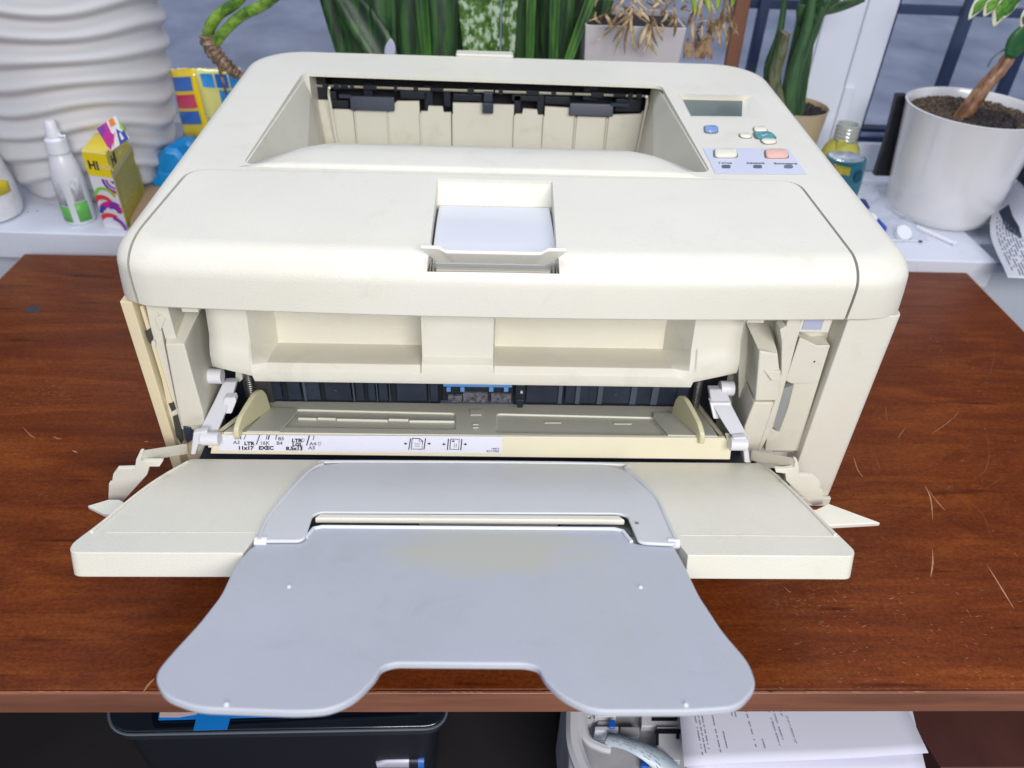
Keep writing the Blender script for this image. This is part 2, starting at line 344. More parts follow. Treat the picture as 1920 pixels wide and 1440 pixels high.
# hand recess: sloping cream back wall and a lilac floor panel
obj('recess_wall', G().prism([(-.0337, .5110, .2128), (-.0337, .4985, .2000), (-.0337, .4985, .1956), (-.0337, .5110, .1956)], (.0797, 0, 0)), CREAM, lid, bev=.0008)
pan = []
for i in range(13):
    y = .497-.077*i/12; s_ = i/12; z = .2000+.0035*math.sin(min(1, s_*1.6)*math.pi/2)-(.004*max(0, (s_-.82)/.18)**1.6)
    pan.append([Vector((x, y, z)) for x in (-.0318, .0438)])
g = G().rings([[a, b, b-Vector((0, 0, .003)), a-Vector((0, 0, .003))] for a, b in pan]); obj('recess_panel', g, mat('cool_white_panel', (.64, .65, .70), .3, var=.01), lid, bev=.0006)
# latch lip: a thin plate rising towards the viewer with a dished middle
def lipz(t): # t 0..1 across; dip between .14 and .86
    a = min(max((t-.12)/.05, 0), 1); b = min(max((.87-t)/.05, 0), 1); return -.0028*min(a, b)
xs = [i/40 for i in range(41)]
top = [Vector((-.0375+.0855*t, .4045, .2155+lipz(t))) for t in xs]; low = [Vector((-.0290+.0685*t, .4120, .2025)) for t in xs]
g = G(); th = Vector((0, .0022, .0012))
g.rings([[a, b, b+th, a+th] for a, b in zip(top, low)])
obj('latch_handle', g, CREAM, lid, bev=.0006)
obj('slot_floor', G().box(-.0330, .0430, .4016, .4235, .1965, .1972), mat('slot_grey', (.30, .29, .25), .45, var=.1), lid)
obj('slot_bar', G().box(-.0290, .0392, .4060, .4100, .1974, .2008), mat('slot_bar_grey', (.46, .45, .40), .3, var=.05), lid, bev=.0006)
for x in (-.0325, -.0305, .0402, .0424): obj('slot_rib', G().box(x, x+.0007, .4020, .4150, .1974, .2020), MATS['slot_grey'], lid)
obj('catch_hole', G().box(-.0005, .0055, .4012, .4016, .1990, .2015), VOID, lid)

# front hump of the output bin
hp = [(.5215, 0), (.530, .0005), (.548, .0006), (.562, -.0004), (.575, -.0040), (.585, -.0100), (.591, -.020), (.594, -.034), (.594, -.05)]
pl_, pr_ = TP(452, 306), TP(1336, 324); ql, qr = TP(562, 262), TP(1238, 285)
rs = []
for i, (y, dz) in enumerate(hp):
    t = (y-.5215)/(.594-.5215); xl = pl_.x+(ql.x-pl_.x)*min(1, t*1.35)**.8; xr = pr_.x+(qr.x-pr_.x)*min(1, t*1.35)**.8
    row = []
    for k in range(25):
        u = k/24; e = min(u, 1-u)*24; edge = max(0, 1-e/2.2)
        row.append(Vector((xl+(xr-xl)*u, y-(.004*edge if i > 2 else 0), zt(y)+dz+.0002-.004*edge*edge*min(1, t*4))))
    rs.append(row)
g = G().rings(rs, closed=False); g2 = [[v for v in r] for r in rs]
hump = obj('paper_hump', g, CREAM, PR, smooth=60)
hump.modifiers.new('s', 'SOLIDIFY').thickness = .002
# output bin: leaning side walls, ribbed back wall, floor
def panel(name, quad, t, material, par, **k):
    q = [Vector(p) for p in quad]; n = (q[1]-q[0]).cross(q[2]-q[0]).normalized()*t; return obj(name, G().prism(q, n), material, par, **k)
BW = .744
BINM = mat('bin_cream', (.64, .62, .53), .5, var=.03, vscale=16, grime=.14)
for sg, fi_, bi_ in ((-1, 3, 0), (1, 2, 1)):
    a_, b_ = binp[fi_].copy(), binp[bi_].copy(); inw = Vector((-sg*.0007, 0, 0)); f0 = down(a_, .0015, .0028)+inw; f1 = down(b_, .0015, .001)+inw; f2 = down(b_, .092, .066)+inw; f3 = down(a_, .092, .171)+inw
    f1.y += .03; f2.y += .03; f1.x = f1.x+(f1.x-f0.x)*.155; f2.x = f2.x+(f2.x-f3.x)*.155
    f1.y = min(f1.y, .7440); f2.y = min(f2.y, .7440); f1.z -= .003
    obj('bin_side_wall', G().prism([f0, f1, f2, f3], (sg*.002, 0, 0)), BINM, PR)
obj('bin_floor', G().box(-.15, .15, .585, .743, .128, .131), BINM, PR)
for sx, xx in ((-1, -.1465), (1, .1500)):
    obj('side_guide', G().tube([(xx-sx*.004, .722, .208), (xx-sx*.002, .728, .2055), (xx-sx*.0005, .733, .198), (xx-sx*.002, .737, .16), (xx-sx*.004, .738, .135)], .0012), CREAM, PR)
# cream ribbed panels, one per segment between the seams
edges = [590, 662, 725, 787, 849, 965, 1021, 1080, 1140, 1222]
tops = [190, 190, 190, 196, 186, 201, 192, 200, 206, 206]; 
tops = [(197, 205), (205, 205), (195, 188), (207, 196), (195, 197), (213, 205), (199, 202), (214, 214), (214, 208)]
tops = [[(590, 187), (616, 188), (618, 205), (662, 206)], [(665, 206), (726, 207)], [(728, 207), (744, 190), (786, 190)], [(789, 209), (802, 209), (803, 199), (830, 200), (832, 211), (846, 211)],
        [(849, 193), (905, 194), (928, 196), (964, 197)], [(966, 214), (979, 214), (981, 204), (1007, 206), (1009, 216), (1019, 216)], [(1022, 200), (1070, 203), (1079, 214)], [(1082, 218), (1140, 220)],
        [(1142, 216), (1202, 214), (1206, 208), (1221, 209)]]
for tp_ in tops:
    pts = [aty(a, b, BW) for a, b in tp_]; bl = pts[0].copy(); br = pts[-1].copy(); bl.z = br.z = .131
    bl.x = pts[0].x*.995; br.x = pts[-1].x*.995
    bl.y = br.y = BW-.002
    if tp_[0][0] == 590: bl.x += .001
    obj('bin_back_panel', G().prism([bl]+pts+[br], (0, .003, 0)), BINM, PR, bev=.0005)
for a in (663, 726, 787, 848, 965, 1021, 1081, 1141):
    p = aty(a, 240, BW-.001); obj('panel_rib', G().box(p.x*.98-.0006, p.x*.98+.0006, BW-.0035, BW-.0002, .131, .181), BINM, PR)
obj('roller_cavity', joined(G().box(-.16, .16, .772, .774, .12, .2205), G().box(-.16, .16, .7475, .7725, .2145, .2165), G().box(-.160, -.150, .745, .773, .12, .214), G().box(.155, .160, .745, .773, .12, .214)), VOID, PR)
obj('roller_shaft', G().tube([aty(585, 160, .7462), aty(1232, 181, .7462)], .0017, 10), STEEL, PR)
# black sleeves that hide the shaft between its bright stretches
A = aty(585, 160, .7462); B = aty(1232, 181, .7462)
bright = [(590, 605), (617, 626), (636, 638), (652, 656), (663, 680), (705, 737), (743, 773), (782, 804), (829, 874), (886, 922), (926, 932), (940, 984), (1008, 1031), (1040, 1070), (1075, 1106), (1130, 1148), (1172, 1176), (1185, 1192), (1202, 1216)]
pr0 = 585
def shaft(px): t = (px-585)/(1232-585); return A+(B-A)*t
for a, b in bright+[(1233, 0)]:
    if a-pr0 > 3: obj('roller_sleeve', G().tube([shaft(pr0), shaft(a)], random.choice([.0022, .0028, .0034])), BLACK, PR)
    pr0 = b
for a, b, c, d in ((593, 170, 632, 187), (680, 155, 700, 190), (750, 170, 800, 186), (795, 160, 812, 205), (832, 168, 845, 200), (850, 175, 905, 190), (960, 178, 1010, 190), (964, 170, 976, 212), (1008, 175, 1019, 214), (1022, 180, 1068, 196), (1155, 185, 1200, 210), (1095, 160, 1120, 188), (620, 187, 655, 203)):
    p, q = aty(a, b, .750), aty(c, d, .750); obj('roller_bracket', G().box(p.x, q.x, .7490, .7550, q.z, p.z), BLACK, PR, bev=.0006)
for a, b, dx in ((656, 741, 0), (1068, 1148, 1)):
    p, q = aty(a, 178+dx*13, .743), aty(b, 206+dx*10, .743)
    obj('exit_flap', G().prism([Vector((p.x, .740, p.z)), Vector((q.x, .740, p.z)), Vector((q.x, .7375, q.z)), Vector((p.x, .7375, q.z))], (0, .004, 0)), DARK, PR, bev=.001)
    s1, s2 = ((636, 176), (660, 183)) if not dx else ((1145, 192), (1178, 199))
    p, q = aty(*s1, .741), aty(*s2, .741); obj('flap_arm', G().box(p.x, q.x, .739, .742, q.z, p.z), DARK, PR)
p, q = aty(905, 172, .739), aty(925, 212, .739)
obj('paper_sensor_flag', joined(G().box(p.x, q.x, .736, .741, q.z, q.z+.010), G().box(p.x+.001, q.x-.001, .738, .741, q.z+.010, p.z)), DARK, PR, bev=.001)
# display and keys
ZN = Vector((0, -.0397, 1)).normalized()
wn_ = (wf[1]-wf[0]).cross(wf[3]-wf[0]).normalized(); wn_ = wn_ if wn_.z > 0 else -wn_
disp = [atp(a, b, wf[0]+wn_*.0006, wn_) for a, b in ((1281, 187), (1392, 189), (1391, 217), (1294, 216))]
obj('display', G().prism(disp, -wn_*.001), LCD, PR)
st = obj('button_panel_sticker', G().prism([TP(1318, 278, .0002), TP(1478, 279, .0002), TP(1513, 327, .0002), TP(1341, 326, .0002)], ZN*.0003), STICK, PR)
def key(name, pts, material, h=.0010, rad=.004):
    p = [TP(a, b, .0001) for a, b in pts]; q = rpoly(p, rad, 4); c = sum(q, Vector())/len(q)
    obj(name+'_recess', G().prism([c+(v-c)*1.14+Vector((-.0002, .0002, .00035)) for v in q], ZN*.0001), GREYD, PR)
    return obj(name, G().rings([[v+ZN*.0001 for v in q], [v+ZN*h for v in q], [c+(v-c)*.88+ZN*(h+.0005) for v in q]]), material, PR, smooth=50)
KC = mat('cream_key', (.74, .72, .60), .4, var=.01)
key('help_button', [(1321, 237), (1345, 237), (1346, 250), (1322, 250)], mat('blue_key', (.19, .30, .58), .35, var=.02))
key('up_button', [(1413, 239), (1436, 239), (1440, 248), (1414, 248)], KC)
key('select_button', [(1413, 249), (1446, 249), (1456, 261), (1418, 261)], mat('teal_key', (.07, .27, .29), .35, var=.02))
key('back_button', [(1386, 251), (1408, 252), (1410, 260), (1388, 259)], KC)
key('down_button', [(1425, 262), (1454, 262), (1456, 270), (1432, 271)], KC)
key('pause_button', [(1340, 282), (1379, 282), (1382, 297), (1340, 297)], KC, .0018)
key('cancel_button', [(1435, 283), (1474, 283), (1478, 298), (1436, 298)], mat('salmon_key', (.76, .46, .38), .4, var=.01), .0018)
for a in (1361, 1420, 1478): obj('indicator_light', G().prism(rpoly([TP(a-8, 310, .0004), TP(a+8, 310, .0004), TP(a+9, 316, .0004), TP(a-8, 316, .0004)], .002, 3), ZN*.0005), mat('indicator_dark', (.10, .12, .17), .2, var=0), PR)
xd = (TP(1478, 303)-TP(1340, 302)); yd = ZN.cross(xd)
for a, b, s_ in ((1348, 307, 'Готов'), (1400, 307, 'Данные'), (1452, 308, 'Внимание')): text(s_, 'lettering', INKG, TP(a, b, .0006), xd, yd, .0038, st, sx=.95)
text('?', 'lettering', mat('key_print_white', (.7, .78, .9), .4, var=0), TP(1331, 248, .0018), xd, yd, .005, PR, bold=.0001)
obj('check_mark', G().tube([TP(1427, 252, .0018), TP(1431, 255, .0018), TP(1438, 251, .0018)], .0003, 4), MATS['key_print_white'], PR)

# ---------- lower body
bodyz = .1712
rp = [aty(1592, 600, .413), aty(1697, 583, .413), aty(1552, 943, .413), aty(1500, 1010, .413)]
# right flank: wide column with a slightly raised lip at its top, runs to the back
obj('right_side_panel', G().prism(rpoly([Vector((.2318, .4125, 0)), Vector((.2665, .4125, 0)), Vector((.2665, .780, 0)), Vector((.2318, .780, 0))], [0, .006, .03, 0], 5), (0, 0, .1705)), CREAM, PR, bev=.001)
obj('right_base_strip', G().box(.2335, .2655, .409, .4122, .0005, .009), CREAM, PR, bev=.0008)
lp = G().prism([Vector((-.2235, .413, .001)), Vector((-.2160, .4125, .001)), Vector((-.2160, .4200, .001)), Vector((-.2235, .78, .001))], (0, 0, .1695))
obj('left_side_panel', lp, YELLOWED, PR, bev=.0006)
obj('left_rail', G().box(-.2158, -.2045, .4235, .4265, .001, .170), YELLOWED, PR)
obj('back_panel', G().box(-.220, .262, .776, .782, .001, .171), CREAM, PR)
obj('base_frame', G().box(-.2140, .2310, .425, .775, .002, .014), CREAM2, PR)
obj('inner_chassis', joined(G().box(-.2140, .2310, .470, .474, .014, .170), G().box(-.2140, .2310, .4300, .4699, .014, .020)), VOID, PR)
def YP(y, *pts): return [aty(a, b, y) for a, b in pts]
# left inner column and rail details
obj('left_inner_flange', G().prism(YP(.4175, (270, 560), (290, 560), (350, 853), (333, 853)), (0, .006, 0)), CREAM2, PR, bev=.0006)
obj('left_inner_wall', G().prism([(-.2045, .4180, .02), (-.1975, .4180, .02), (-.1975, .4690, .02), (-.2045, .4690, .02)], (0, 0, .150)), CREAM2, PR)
def pillar(name, front, y0, y1, **k):
    return obj(name, G().prism(YP(y0, *front), (0, y1-y0, 0)), CREAM2, PR, **k)
pillar('left_guide_column', [(309, 645), (345, 645), (357, 690), (381, 775), (383, 800), (340, 800), (333, 770)], .4130, .466, bev=.0012)
pillar('left_guide_column', [(330, 767), (379, 767), (386, 806), (340, 806)], .4150, .466, bev=.001)
# sloping upper shoulder of the column
a0, a1 = aty(309, 645, .4130), aty(345, 645, .4130); b0, b1 = aty(322, 585, .440), aty(372, 590, .440)
obj('column_shoulder', G().prism([a0, a1, b1, b0], (0, .012, .0)), CREAM2, PR, bev=.0008)
obj('left_catch', G().prism(YP(.4165, (290, 597), (303, 590), (310, 600), (300, 622), (293, 610)), (0, .01, 0)), CREAM2, PR, bev=.0006)
obj('rail_edge', G().prism(YP(.4165, (262, 575), (268, 574), (325, 760), (319, 762)), (0, .002, 0)), YELLOWED, PR)
for q_ in (((272, 622), (281, 616), (287, 636), (283, 645), (278, 640)), ((316, 757), (325, 755), (329, 768), (322, 772)), ((324, 782), (334, 778), (344, 826), (340, 832), (330, 818))):
    obj('rail_notch', G().prism(YP(.4160, *q_), (0, .0012, 0)), mat('dark_notch', (.05, .048, .04), .6, var=.2), PR)
obj('hinge_clip', G().prism(YP(.4155, (284, 640), (290, 638), (292, 650), (286, 655)), (0, .001, 0)), CREAM2, PR)
obj('latch_pin', G().prism(YP(.414, (342, 800), (358, 802), (362, 825), (352, 832), (347, 825)), (0, .006, 0)), DARK, PR, bev=.001)
# lid stops hanging under the lid edge
for a, b, c, d in ((338, 573, 372, 586), (1402, 599, 1432, 606)): p, q = aty(a, b, .412), aty(c, d, .412); obj('lid_stop', G().box(p.x, q.x, .412, .430, q.z, .171), CREAM2, PR, bev=.0005)
# right side: column, tall flange, outer door recess
pillar('right_inner_wall', [(1385, 600), (1424, 600), (1424, 860), (1385, 860)], .4400, .468)
obj('right_inner_wall', G().prism([(.2000, .4260, .02), (.2035, .4260, .02), (.2035, .4690, .02), (.1780, .4690, .02)], (0, 0, .150)), CREAM2, PR)
obj('column_shoulder', G().prism([aty(1424, 660, .4130), aty(1460, 665, .4130), aty(1440, 600, .442), aty(1395, 598, .442)], (0, .012, 0)), CREAM2, PR, bev=.0008)
pillar('right_guide_column', [(1424, 658), (1459, 664), (1464, 714), (1460, 752), (1416, 752)], .4130, .466, bev=.0012)
pillar('right_guide_column', [(1414, 755), (1452, 755), (1428, 843), (1424, 852), (1392, 852), (1396, 800)], .4160, .466, bev=.0012)
obj('column_step', G().prism([aty(1433, 695, .4120), aty(1464, 696, .4110), aty(1464, 715, .4110), aty(1447, 714, .4110)], (0, .004, 0)), CREAM2, PR, bev=.0004)
pillar('right_flange', [(1478, 598), (1502, 598), (1500, 620), (1496, 634), (1474, 715), (1450, 800), (1424, 850), (1420, 846), (1452, 754), (1465, 700), (1466, 640)], .4155, .435, bev=.0006)
obj('hinge_hook', G().prism(YP(.4140, (1462, 618), (1474, 612), (1478, 622), (1466, 642)), (0, .01, 0)), CREAM2, PR, bev=.0006)
obj('side_recess_wall', G().box(.2100, .2316, .4300, .4330, .004, .170), CREAM2, PR)
pillar('side_recess_plate', [(1500, 633), (1531, 648), (1557, 648), (1496, 846), (1434, 846), (1441, 800), (1460, 811), (1477, 765), (1488, 720), (1474, 717)], .4185, .4295, bev=.0008)
pillar('side_recess_block', [(1500, 633), (1531, 648), (1557, 648), (1536, 715), (1528, 719), (1484, 720), (1473, 714)], .4168, .4183, bev=.0010)
p = aty(1527, 678, .4166); obj('pin_hole', G().box(p.x-.0005, p.x+.0005, .4163, .4167, p.z-.0005, p.z+.0005), VOID, PR)
p, q = aty(1502, 602, .4165), aty(1553, 624, .4165)
lw = obj('sensor_window', G().box(p.x, q.x, .4165, .4200, q.z, .1700), CREAM, PR, bev=.0006)
p, q = aty(1508, 603, .4162), aty(1539, 618, .4162); obj('window_pane', G().box(p.x, q.x, .4158, .4164, q.z, .1695), mat('lilac_pane', (.42, .45, .58), .25, var=.03), lw)
c_ = aty(1451, 770, .4160); obj('door_roller', G().prism([c_+Vector((.0022*math.cos(k*.314), 0, .0062*math.sin(k*.314))) for k in range(20)], (0, .004, 0)), BLACK, PR, bev=.0006)
obj('slot_shade_fill', G().prism(YP(.417, (1470, 728), (1487, 722), (1476, 765), (1460, 809), (1448, 800), (1452, 770)), (0, .004, 0)), mat('mid_grey_rib', (.28, .29, .28), .5, var=.05), PR)  # grey plate whose colour stands in for the shade of an open slot
obj('grille_insert', G().box(.2150, .2300, .4200, .4290, .046, .058), mat('mid_grey_rib'+'', (.28, .29, .28), .5), PR)

# ---------- cream beam above the paper slot: recesses left and right of a centre block
def prof(kind):                   # (y,z) of the front skin, from under the lid down to the lip
    lip = [(.4225, .119), (.4185, .115), (.4175, .110), (.4185, .106), (.4230, .1040), (.432, .1040)]
    if kind == 'recess': return [(.4520, .171), (.4560, .130), (.4530, .1140), (.4300, .1185)]+lip
    if kind == 'block': return [(.4290, .171), (.4270, .140), (.4255, .124), (.4200, .1210)]+[(.4190, .1185), (.4180, .115), (.4175, .110), (.4185, .106), (.4230, .1040), (.432, .1040)]
    return [(.4300, .171), (.4280, .150), (.4250, .132), (.4215, .125), (.4190, .119), (.4180, .112), (.4180, .1085), (.4185, .106), (.4230, .1040), (.432, .1040)]
PXS = [(-.1790, 'end'), (-.170, 'end'), (-.1545, 'end'), (-.1535, 'end'), (-.1440, 'recess'), (-.0432, 'recess'), (-.0425, 'recess'), (-.0412, 'block'), (.0065, 'block'), (.0078, 'recess'), (.0085, 'recess'), (.1280, 'recess'), (.1395, 'end'), (.1425, 'end'), (.1435, 'end'), (.160, 'end'), (.1715, 'end')]
rs = []
for x, k in PXS:
    pr_ = prof(k); r_ = []
    rise = (.0045+(-.154-x)*.30 if x < -.154 else 0)+(.0045+(x-.143)*.30 if x > .143 else 0)
    for i, (y, z) in enumerate(pr_):
        if k == 'end' and (x < -.154 or x > .143):
            z2 = z+rise*(1-(z-.104)/.067); y2 = y
        else: z2, y2 = z, y
        r_.append(Vector((x, y2, z2)))
    rs.append(r_)
n = len(rs[0]); 
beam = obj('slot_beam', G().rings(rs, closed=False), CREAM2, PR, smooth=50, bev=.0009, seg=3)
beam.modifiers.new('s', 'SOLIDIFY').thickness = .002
obj('beam_label_ledge', G().box(-.0405, .0210, .4225, .4270, .1672, .1705), CREAM2, PR, bev=.0003)
obj('moulded_arc', G().tube([(-.0195+.0052*math.cos(t), .42695+.0002, .1665+.0030*math.sin(t)) for t in [math.pi*(1+k/10) for k in range(11)]], .00022, 4), GREYD, PR)
# ---------- black pick up unit behind the slot
obj('pickup_frame', G().box(-.1975, .1995, .4600, .4690, .022, .118), BLACK, PR)
DKP = mat('dark_navy_plastic', (.022, .030, .050), .35, var=.25, vscale=40)
def strip(name, a, b, v0, v1, y0, y1, material=DKP, **k):
    p, q = aty(a, v0, y0), aty(b, v1, y0); return obj(name, G().box(p.x, q.x, y0, y1, q.z, p.z), material, PR, **k)
for a, b in ((484, 530), (535, 566), (569, 602), (606, 660), (664, 684), (688, 705), (708, 728), (742, 801), (805, 822), (988, 1049), (1062, 1082), (1086, 1102), (1106, 1124), (1129, 1187), (1191, 1226), (1230, 1266), (1270, 1286)):
    strip('pickup_segment', a, b, 712+(a-480)*.008, 749+(a-480)*.012, .4565, .4598, bev=.0006)
for a in (569, 661, 705, 729, 803, 1050, 1083, 1125, 1188, 1228): strip('pickup_rib', a, a+2.5, 708, 750+(a-480)*.012, .4545, .4597, mat('rib_blue_grey', (.07, .085, .12), .35, var=.1))
for a, b in ((629, 733), (1154, 741)): 
    p = aty(a, b, .4560); obj('ejector_mark', G().lathe([(.0004, 0), (.0011, .0006), (.0003, .0012)], (p.x, p.y, p.z), 10), mat('rib_blue_grey', (.07, .085, .12), .35), PR)
# feed roller, blue carrier
strip('feed_unit', 829, 962, 715, 758, .4500, .4563, BLACK, bev=.0008)
strip('feed_unit_tray', 826, 962, 755, 758.5, .4470, .4500, mat('rib_blue_grey', (.07, .085, .12), .35))
cb = strip('blue_carrier', 831, 960, 720, 727, .4450, .4496, mat('sky_blue_plastic', (.10, .26, .56), .4, var=.04), bev=.0004)
for a in (837, 863, 917, 945): strip('blue_hook', a, a+8, 727, 735, .4455, .4490, MATS['sky_blue_plastic'], bev=.0003)
for a, b, c, d in ((868, 914, 737, 755), (840, 866, 742, 755), (921, 958, 739, 755)): strip('separation_pad', a, b, c, d, .4480, .4499, mat('dusty_rubber', (.10, .095, .115), .9, var=.75, vscale=380, bump=.8, bscale=900))
strip('sensor_lever', 967, 984, 722, 752, .4450, .4560, BLACK, bev=.0006)
obj('sensor_lever_foot', G().prism(YP(.4430, (967, 750), (983, 750), (980, 765), (970, 765)), (0, .004, 0)), BLACK, PR, bev=.0005)
p = aty(978, 736, .4440); obj('lever_screw', G().box(p.x-.0008, p.x+.0008, .4440, .4452, p.z-.0008, p.z+.0008), mat('pale_pin', (.5, .6, .65), .4, var=0), PR)
# springs
for a, v0, v1, b in ((463, 690, 745, 473), (1311, 710, 762, 1303)):
    p, q = aty(a, v0, .4520), aty(b, v1, .4520); pts = []
    for k in range(0, 14*20+1):
        t = k/(14*20); c = p.lerp(q, t); an = 2*math.pi*14*t; pts.append(c+Vector((.0026*math.cos(an), .0026*math.sin(an), 0)))
    obj('lift_spring', G().tube(pts, .0005, 5), SPRING, PR)
pillar('left_gear_shaft', [(441, 690), (452, 690), (455, 712), (448, 718), (441, 708)], .4480, .4520, bev=.0008)
obj('shadowed_side_frame', G().box(-.176, -.156, .456, .4598, .05, .118), mat('dark_grey_frame', (.05, .05, .05), .6, var=.2), PR)

# ---------- paper lift plate, its bar with the size label
LN = Vector((0, -.27, -1)).normalized()*-1   # normal of the plate
pz = lambda y: .0722-(y-.4045)*.29
def LP(a, b, o=0.): return atp(a, b, (0, .4045, .0722+o), (0, .29, 1))
pn = Vector((0, .29, 1)).normalized()
plq = [LP(424, 812), LP(1362, 822), LP(1330, 768), LP(470, 752)]
plq = [Vector((-.1775, .4055, pz(.4055))), Vector((.1660, .4055, pz(.4055))), Vector((.1660, .459, pz(.459))), Vector((-.1640, .459, pz(.459)))]
plate = obj('lift_plate', G().prism(plq, -pn*.0035), PLATE, PR, bev=.0006)
def recessed(pts, dep, nm, rad=.003):
    q = rpoly([LP(a, b, .001) for a, b in pts], rad, 5); cut(plate, G().prism(q, -pn*dep))
recessed([(556, 765), (853, 772), (855, 803), (520, 798)], .0024, 'a')
recessed([(932, 773), (1225, 780), (1246, 813), (930, 808)], .0024, 'b')
PL2 = mat('bright_plate_edge', (.62, .61, .52), .4, var=.02)
for pts in (((560, 785), (594, 786)), ((596, 785), (630, 786)), ((632, 787), (727, 789)), ((729, 787), (766, 788)), ((768, 790), (852, 791))):
    obj('plate_rib', G().tube([LP(*pts[0], -.0008), LP(*pts[1], -.0008)], .0012, 6), PL2, PR)
for a, b, c, d in ((1020, 791, 1053, 794), (1150, 793, 1185, 796), (881, 769, 904, 779), (886, 795, 898, 797), (886, 801, 898, 803)):
    obj('plate_slot', G().prism([LP(a, b, -.0016 if a > 1000 else .0001), LP(c, b, -.0016 if a > 1000 else .0001), LP(c-1, d, -.0016 if a > 1000 else .0001), LP(a+1, d, -.0016 if a > 1000 else .0001)], pn*.0006), PL2, PR, bev=.0002)
# bar
def BP(a, b, o=0.): return atp(a, b, (0, .4040-o, .0722), (0, -1, .10))
bn = Vector((0, -1, .10)).normalized()
barq = [BP(410, 815), BP(1360, 822), BP(1372, 836), BP(1369, 862), BP(394, 851), BP(400, 822)]
bar = obj('size_bar', G().prism(barq, -bn*.0035), BARM, PR, bev=.0006)
lab = obj('size_label', G().prism(rpoly([BP(418, 815.5, .0003), BP(941, 818.5, .0003), BP(941, 850, .0003), BP(409, 845, .0003)], [.004, 0, 0, .001], 5), -bn*.0002), LABEL, bar)
xd = BP(941, 830)-BP(409, 826); 
def T(s, a, b, size, mt=INK, bold=.00008, shear=.15): 
    size *= 1.12
    text(s, 'lettering', mt, BP(a, b, .00045), xd, bn.cross(-xd) if bn.cross(-xd).z > 0 else bn.cross(xd), size, lab, bold=bold+.00006, shear=shear, depth=.00005)
for s, a, b, sz, mt_, bo in (('A4', 440, 824, .0036, INKG, 0), ('A3', 437, 832.5, .0036, INKG, 0), ('LTR', 458, 834.5, .0036, INK, .00012), ('11x17', 446, 843, .0038, INK, .00012), ('16K', 487, 833.5, .0036, INKG, 0), ('EXEC', 485, 843, .0038, INK, .00012),
                         ('B5', 521, 825.5, .0036, INKG, 0), ('B4', 518, 834, .0036, INKG, 0), ('LTR', 547, 829, .0036, INK, .00012), ('LGL', 548, 836.5, .0036, INK, .00012), ('8.5x13', 536, 844, .0038, INK, .00012),
                         ('A4', 580, 835, .0036, INKG, 0), ('A5', 578, 842.5, .0036, INKG, 0), ('>PET<', 921, 843, .0018, INKG, 0), ('RC1-7025', 912, 847.5, .0019, INKG, 0)): T(s, a, b, sz, mt_, bo)
def mark(pts, wd, mt_=INK): obj('printed_line', G().tube([BP(a, b, .0005) for a, b in pts], wd, 4), mt_, lab, smooth=0)
mark([(487, 816), (481, 833)], .0004); mark([(501, 816), (499, 824)], .00028, INKG); mark([(505, 816), (503, 824)], .0004); mark([(518.5, 816), (517, 824)], .0004, INKG)
mark([(580, 817), (575, 835)], .0004); mark([(589, 817), (587, 825)], .00028, INKG); mark([(461, 816), (457, 824)], .0003, INKG); mark([(499, 834), (500, 836)], .0002)
for a, b in ((566, 823), (597, 829.5)): mark([(a, b), (a+4.5, b), (a+4, b+5), (a-.5, b+5), (a, b)], .0002, INK if a < 580 else INKG)
mark([(770, 822), (766.5, 843)], .0004); mark([(798, 822), (795, 843)], .0004)
mark([(773, 822), (787, 822.3), (792.5, 827), (791.5, 842.5), (771, 842), (773, 822)], .0003); mark([(786.5, 822.5), (786, 827.5), (792, 828)], .0002)
for v in (831, 834, 837): mark([(777, v), (787.5, v+.2)], .00012)
mark([(841, 823), (839, 843.5)], .0004); mark([(866, 823.5), (864, 844)], .0004); mark([(845, 823.5), (861, 823.7), (860, 843), (843.5, 842.5), (845, 823.5)], .0003)
obj('printed_block', G().prism([BP(848, 826, .0006), BP(852, 826, .0006), BP(852, 828.5, .0006), BP(848, 828.5, .0006)], bn*.0001), INK, lab, smooth=0)
mark([(852.5, 832), (852, 839)], .00014); mark([(856, 832), (855.5, 839)], .00014)
for a, d in ((757, 1), (808, -1), (829, 1), (876, -1)):
    v = 832 if a < 820 else 833
    mark([(a, v), (a+3*d, v)], .0002); obj('printed_arrow', G().prism([BP(a+2*d, v-2.4, .0006), BP(a+7*d, v, .0006), BP(a+2*d, v+2.4, .0006)], bn*.0001), INK, lab, smooth=0)
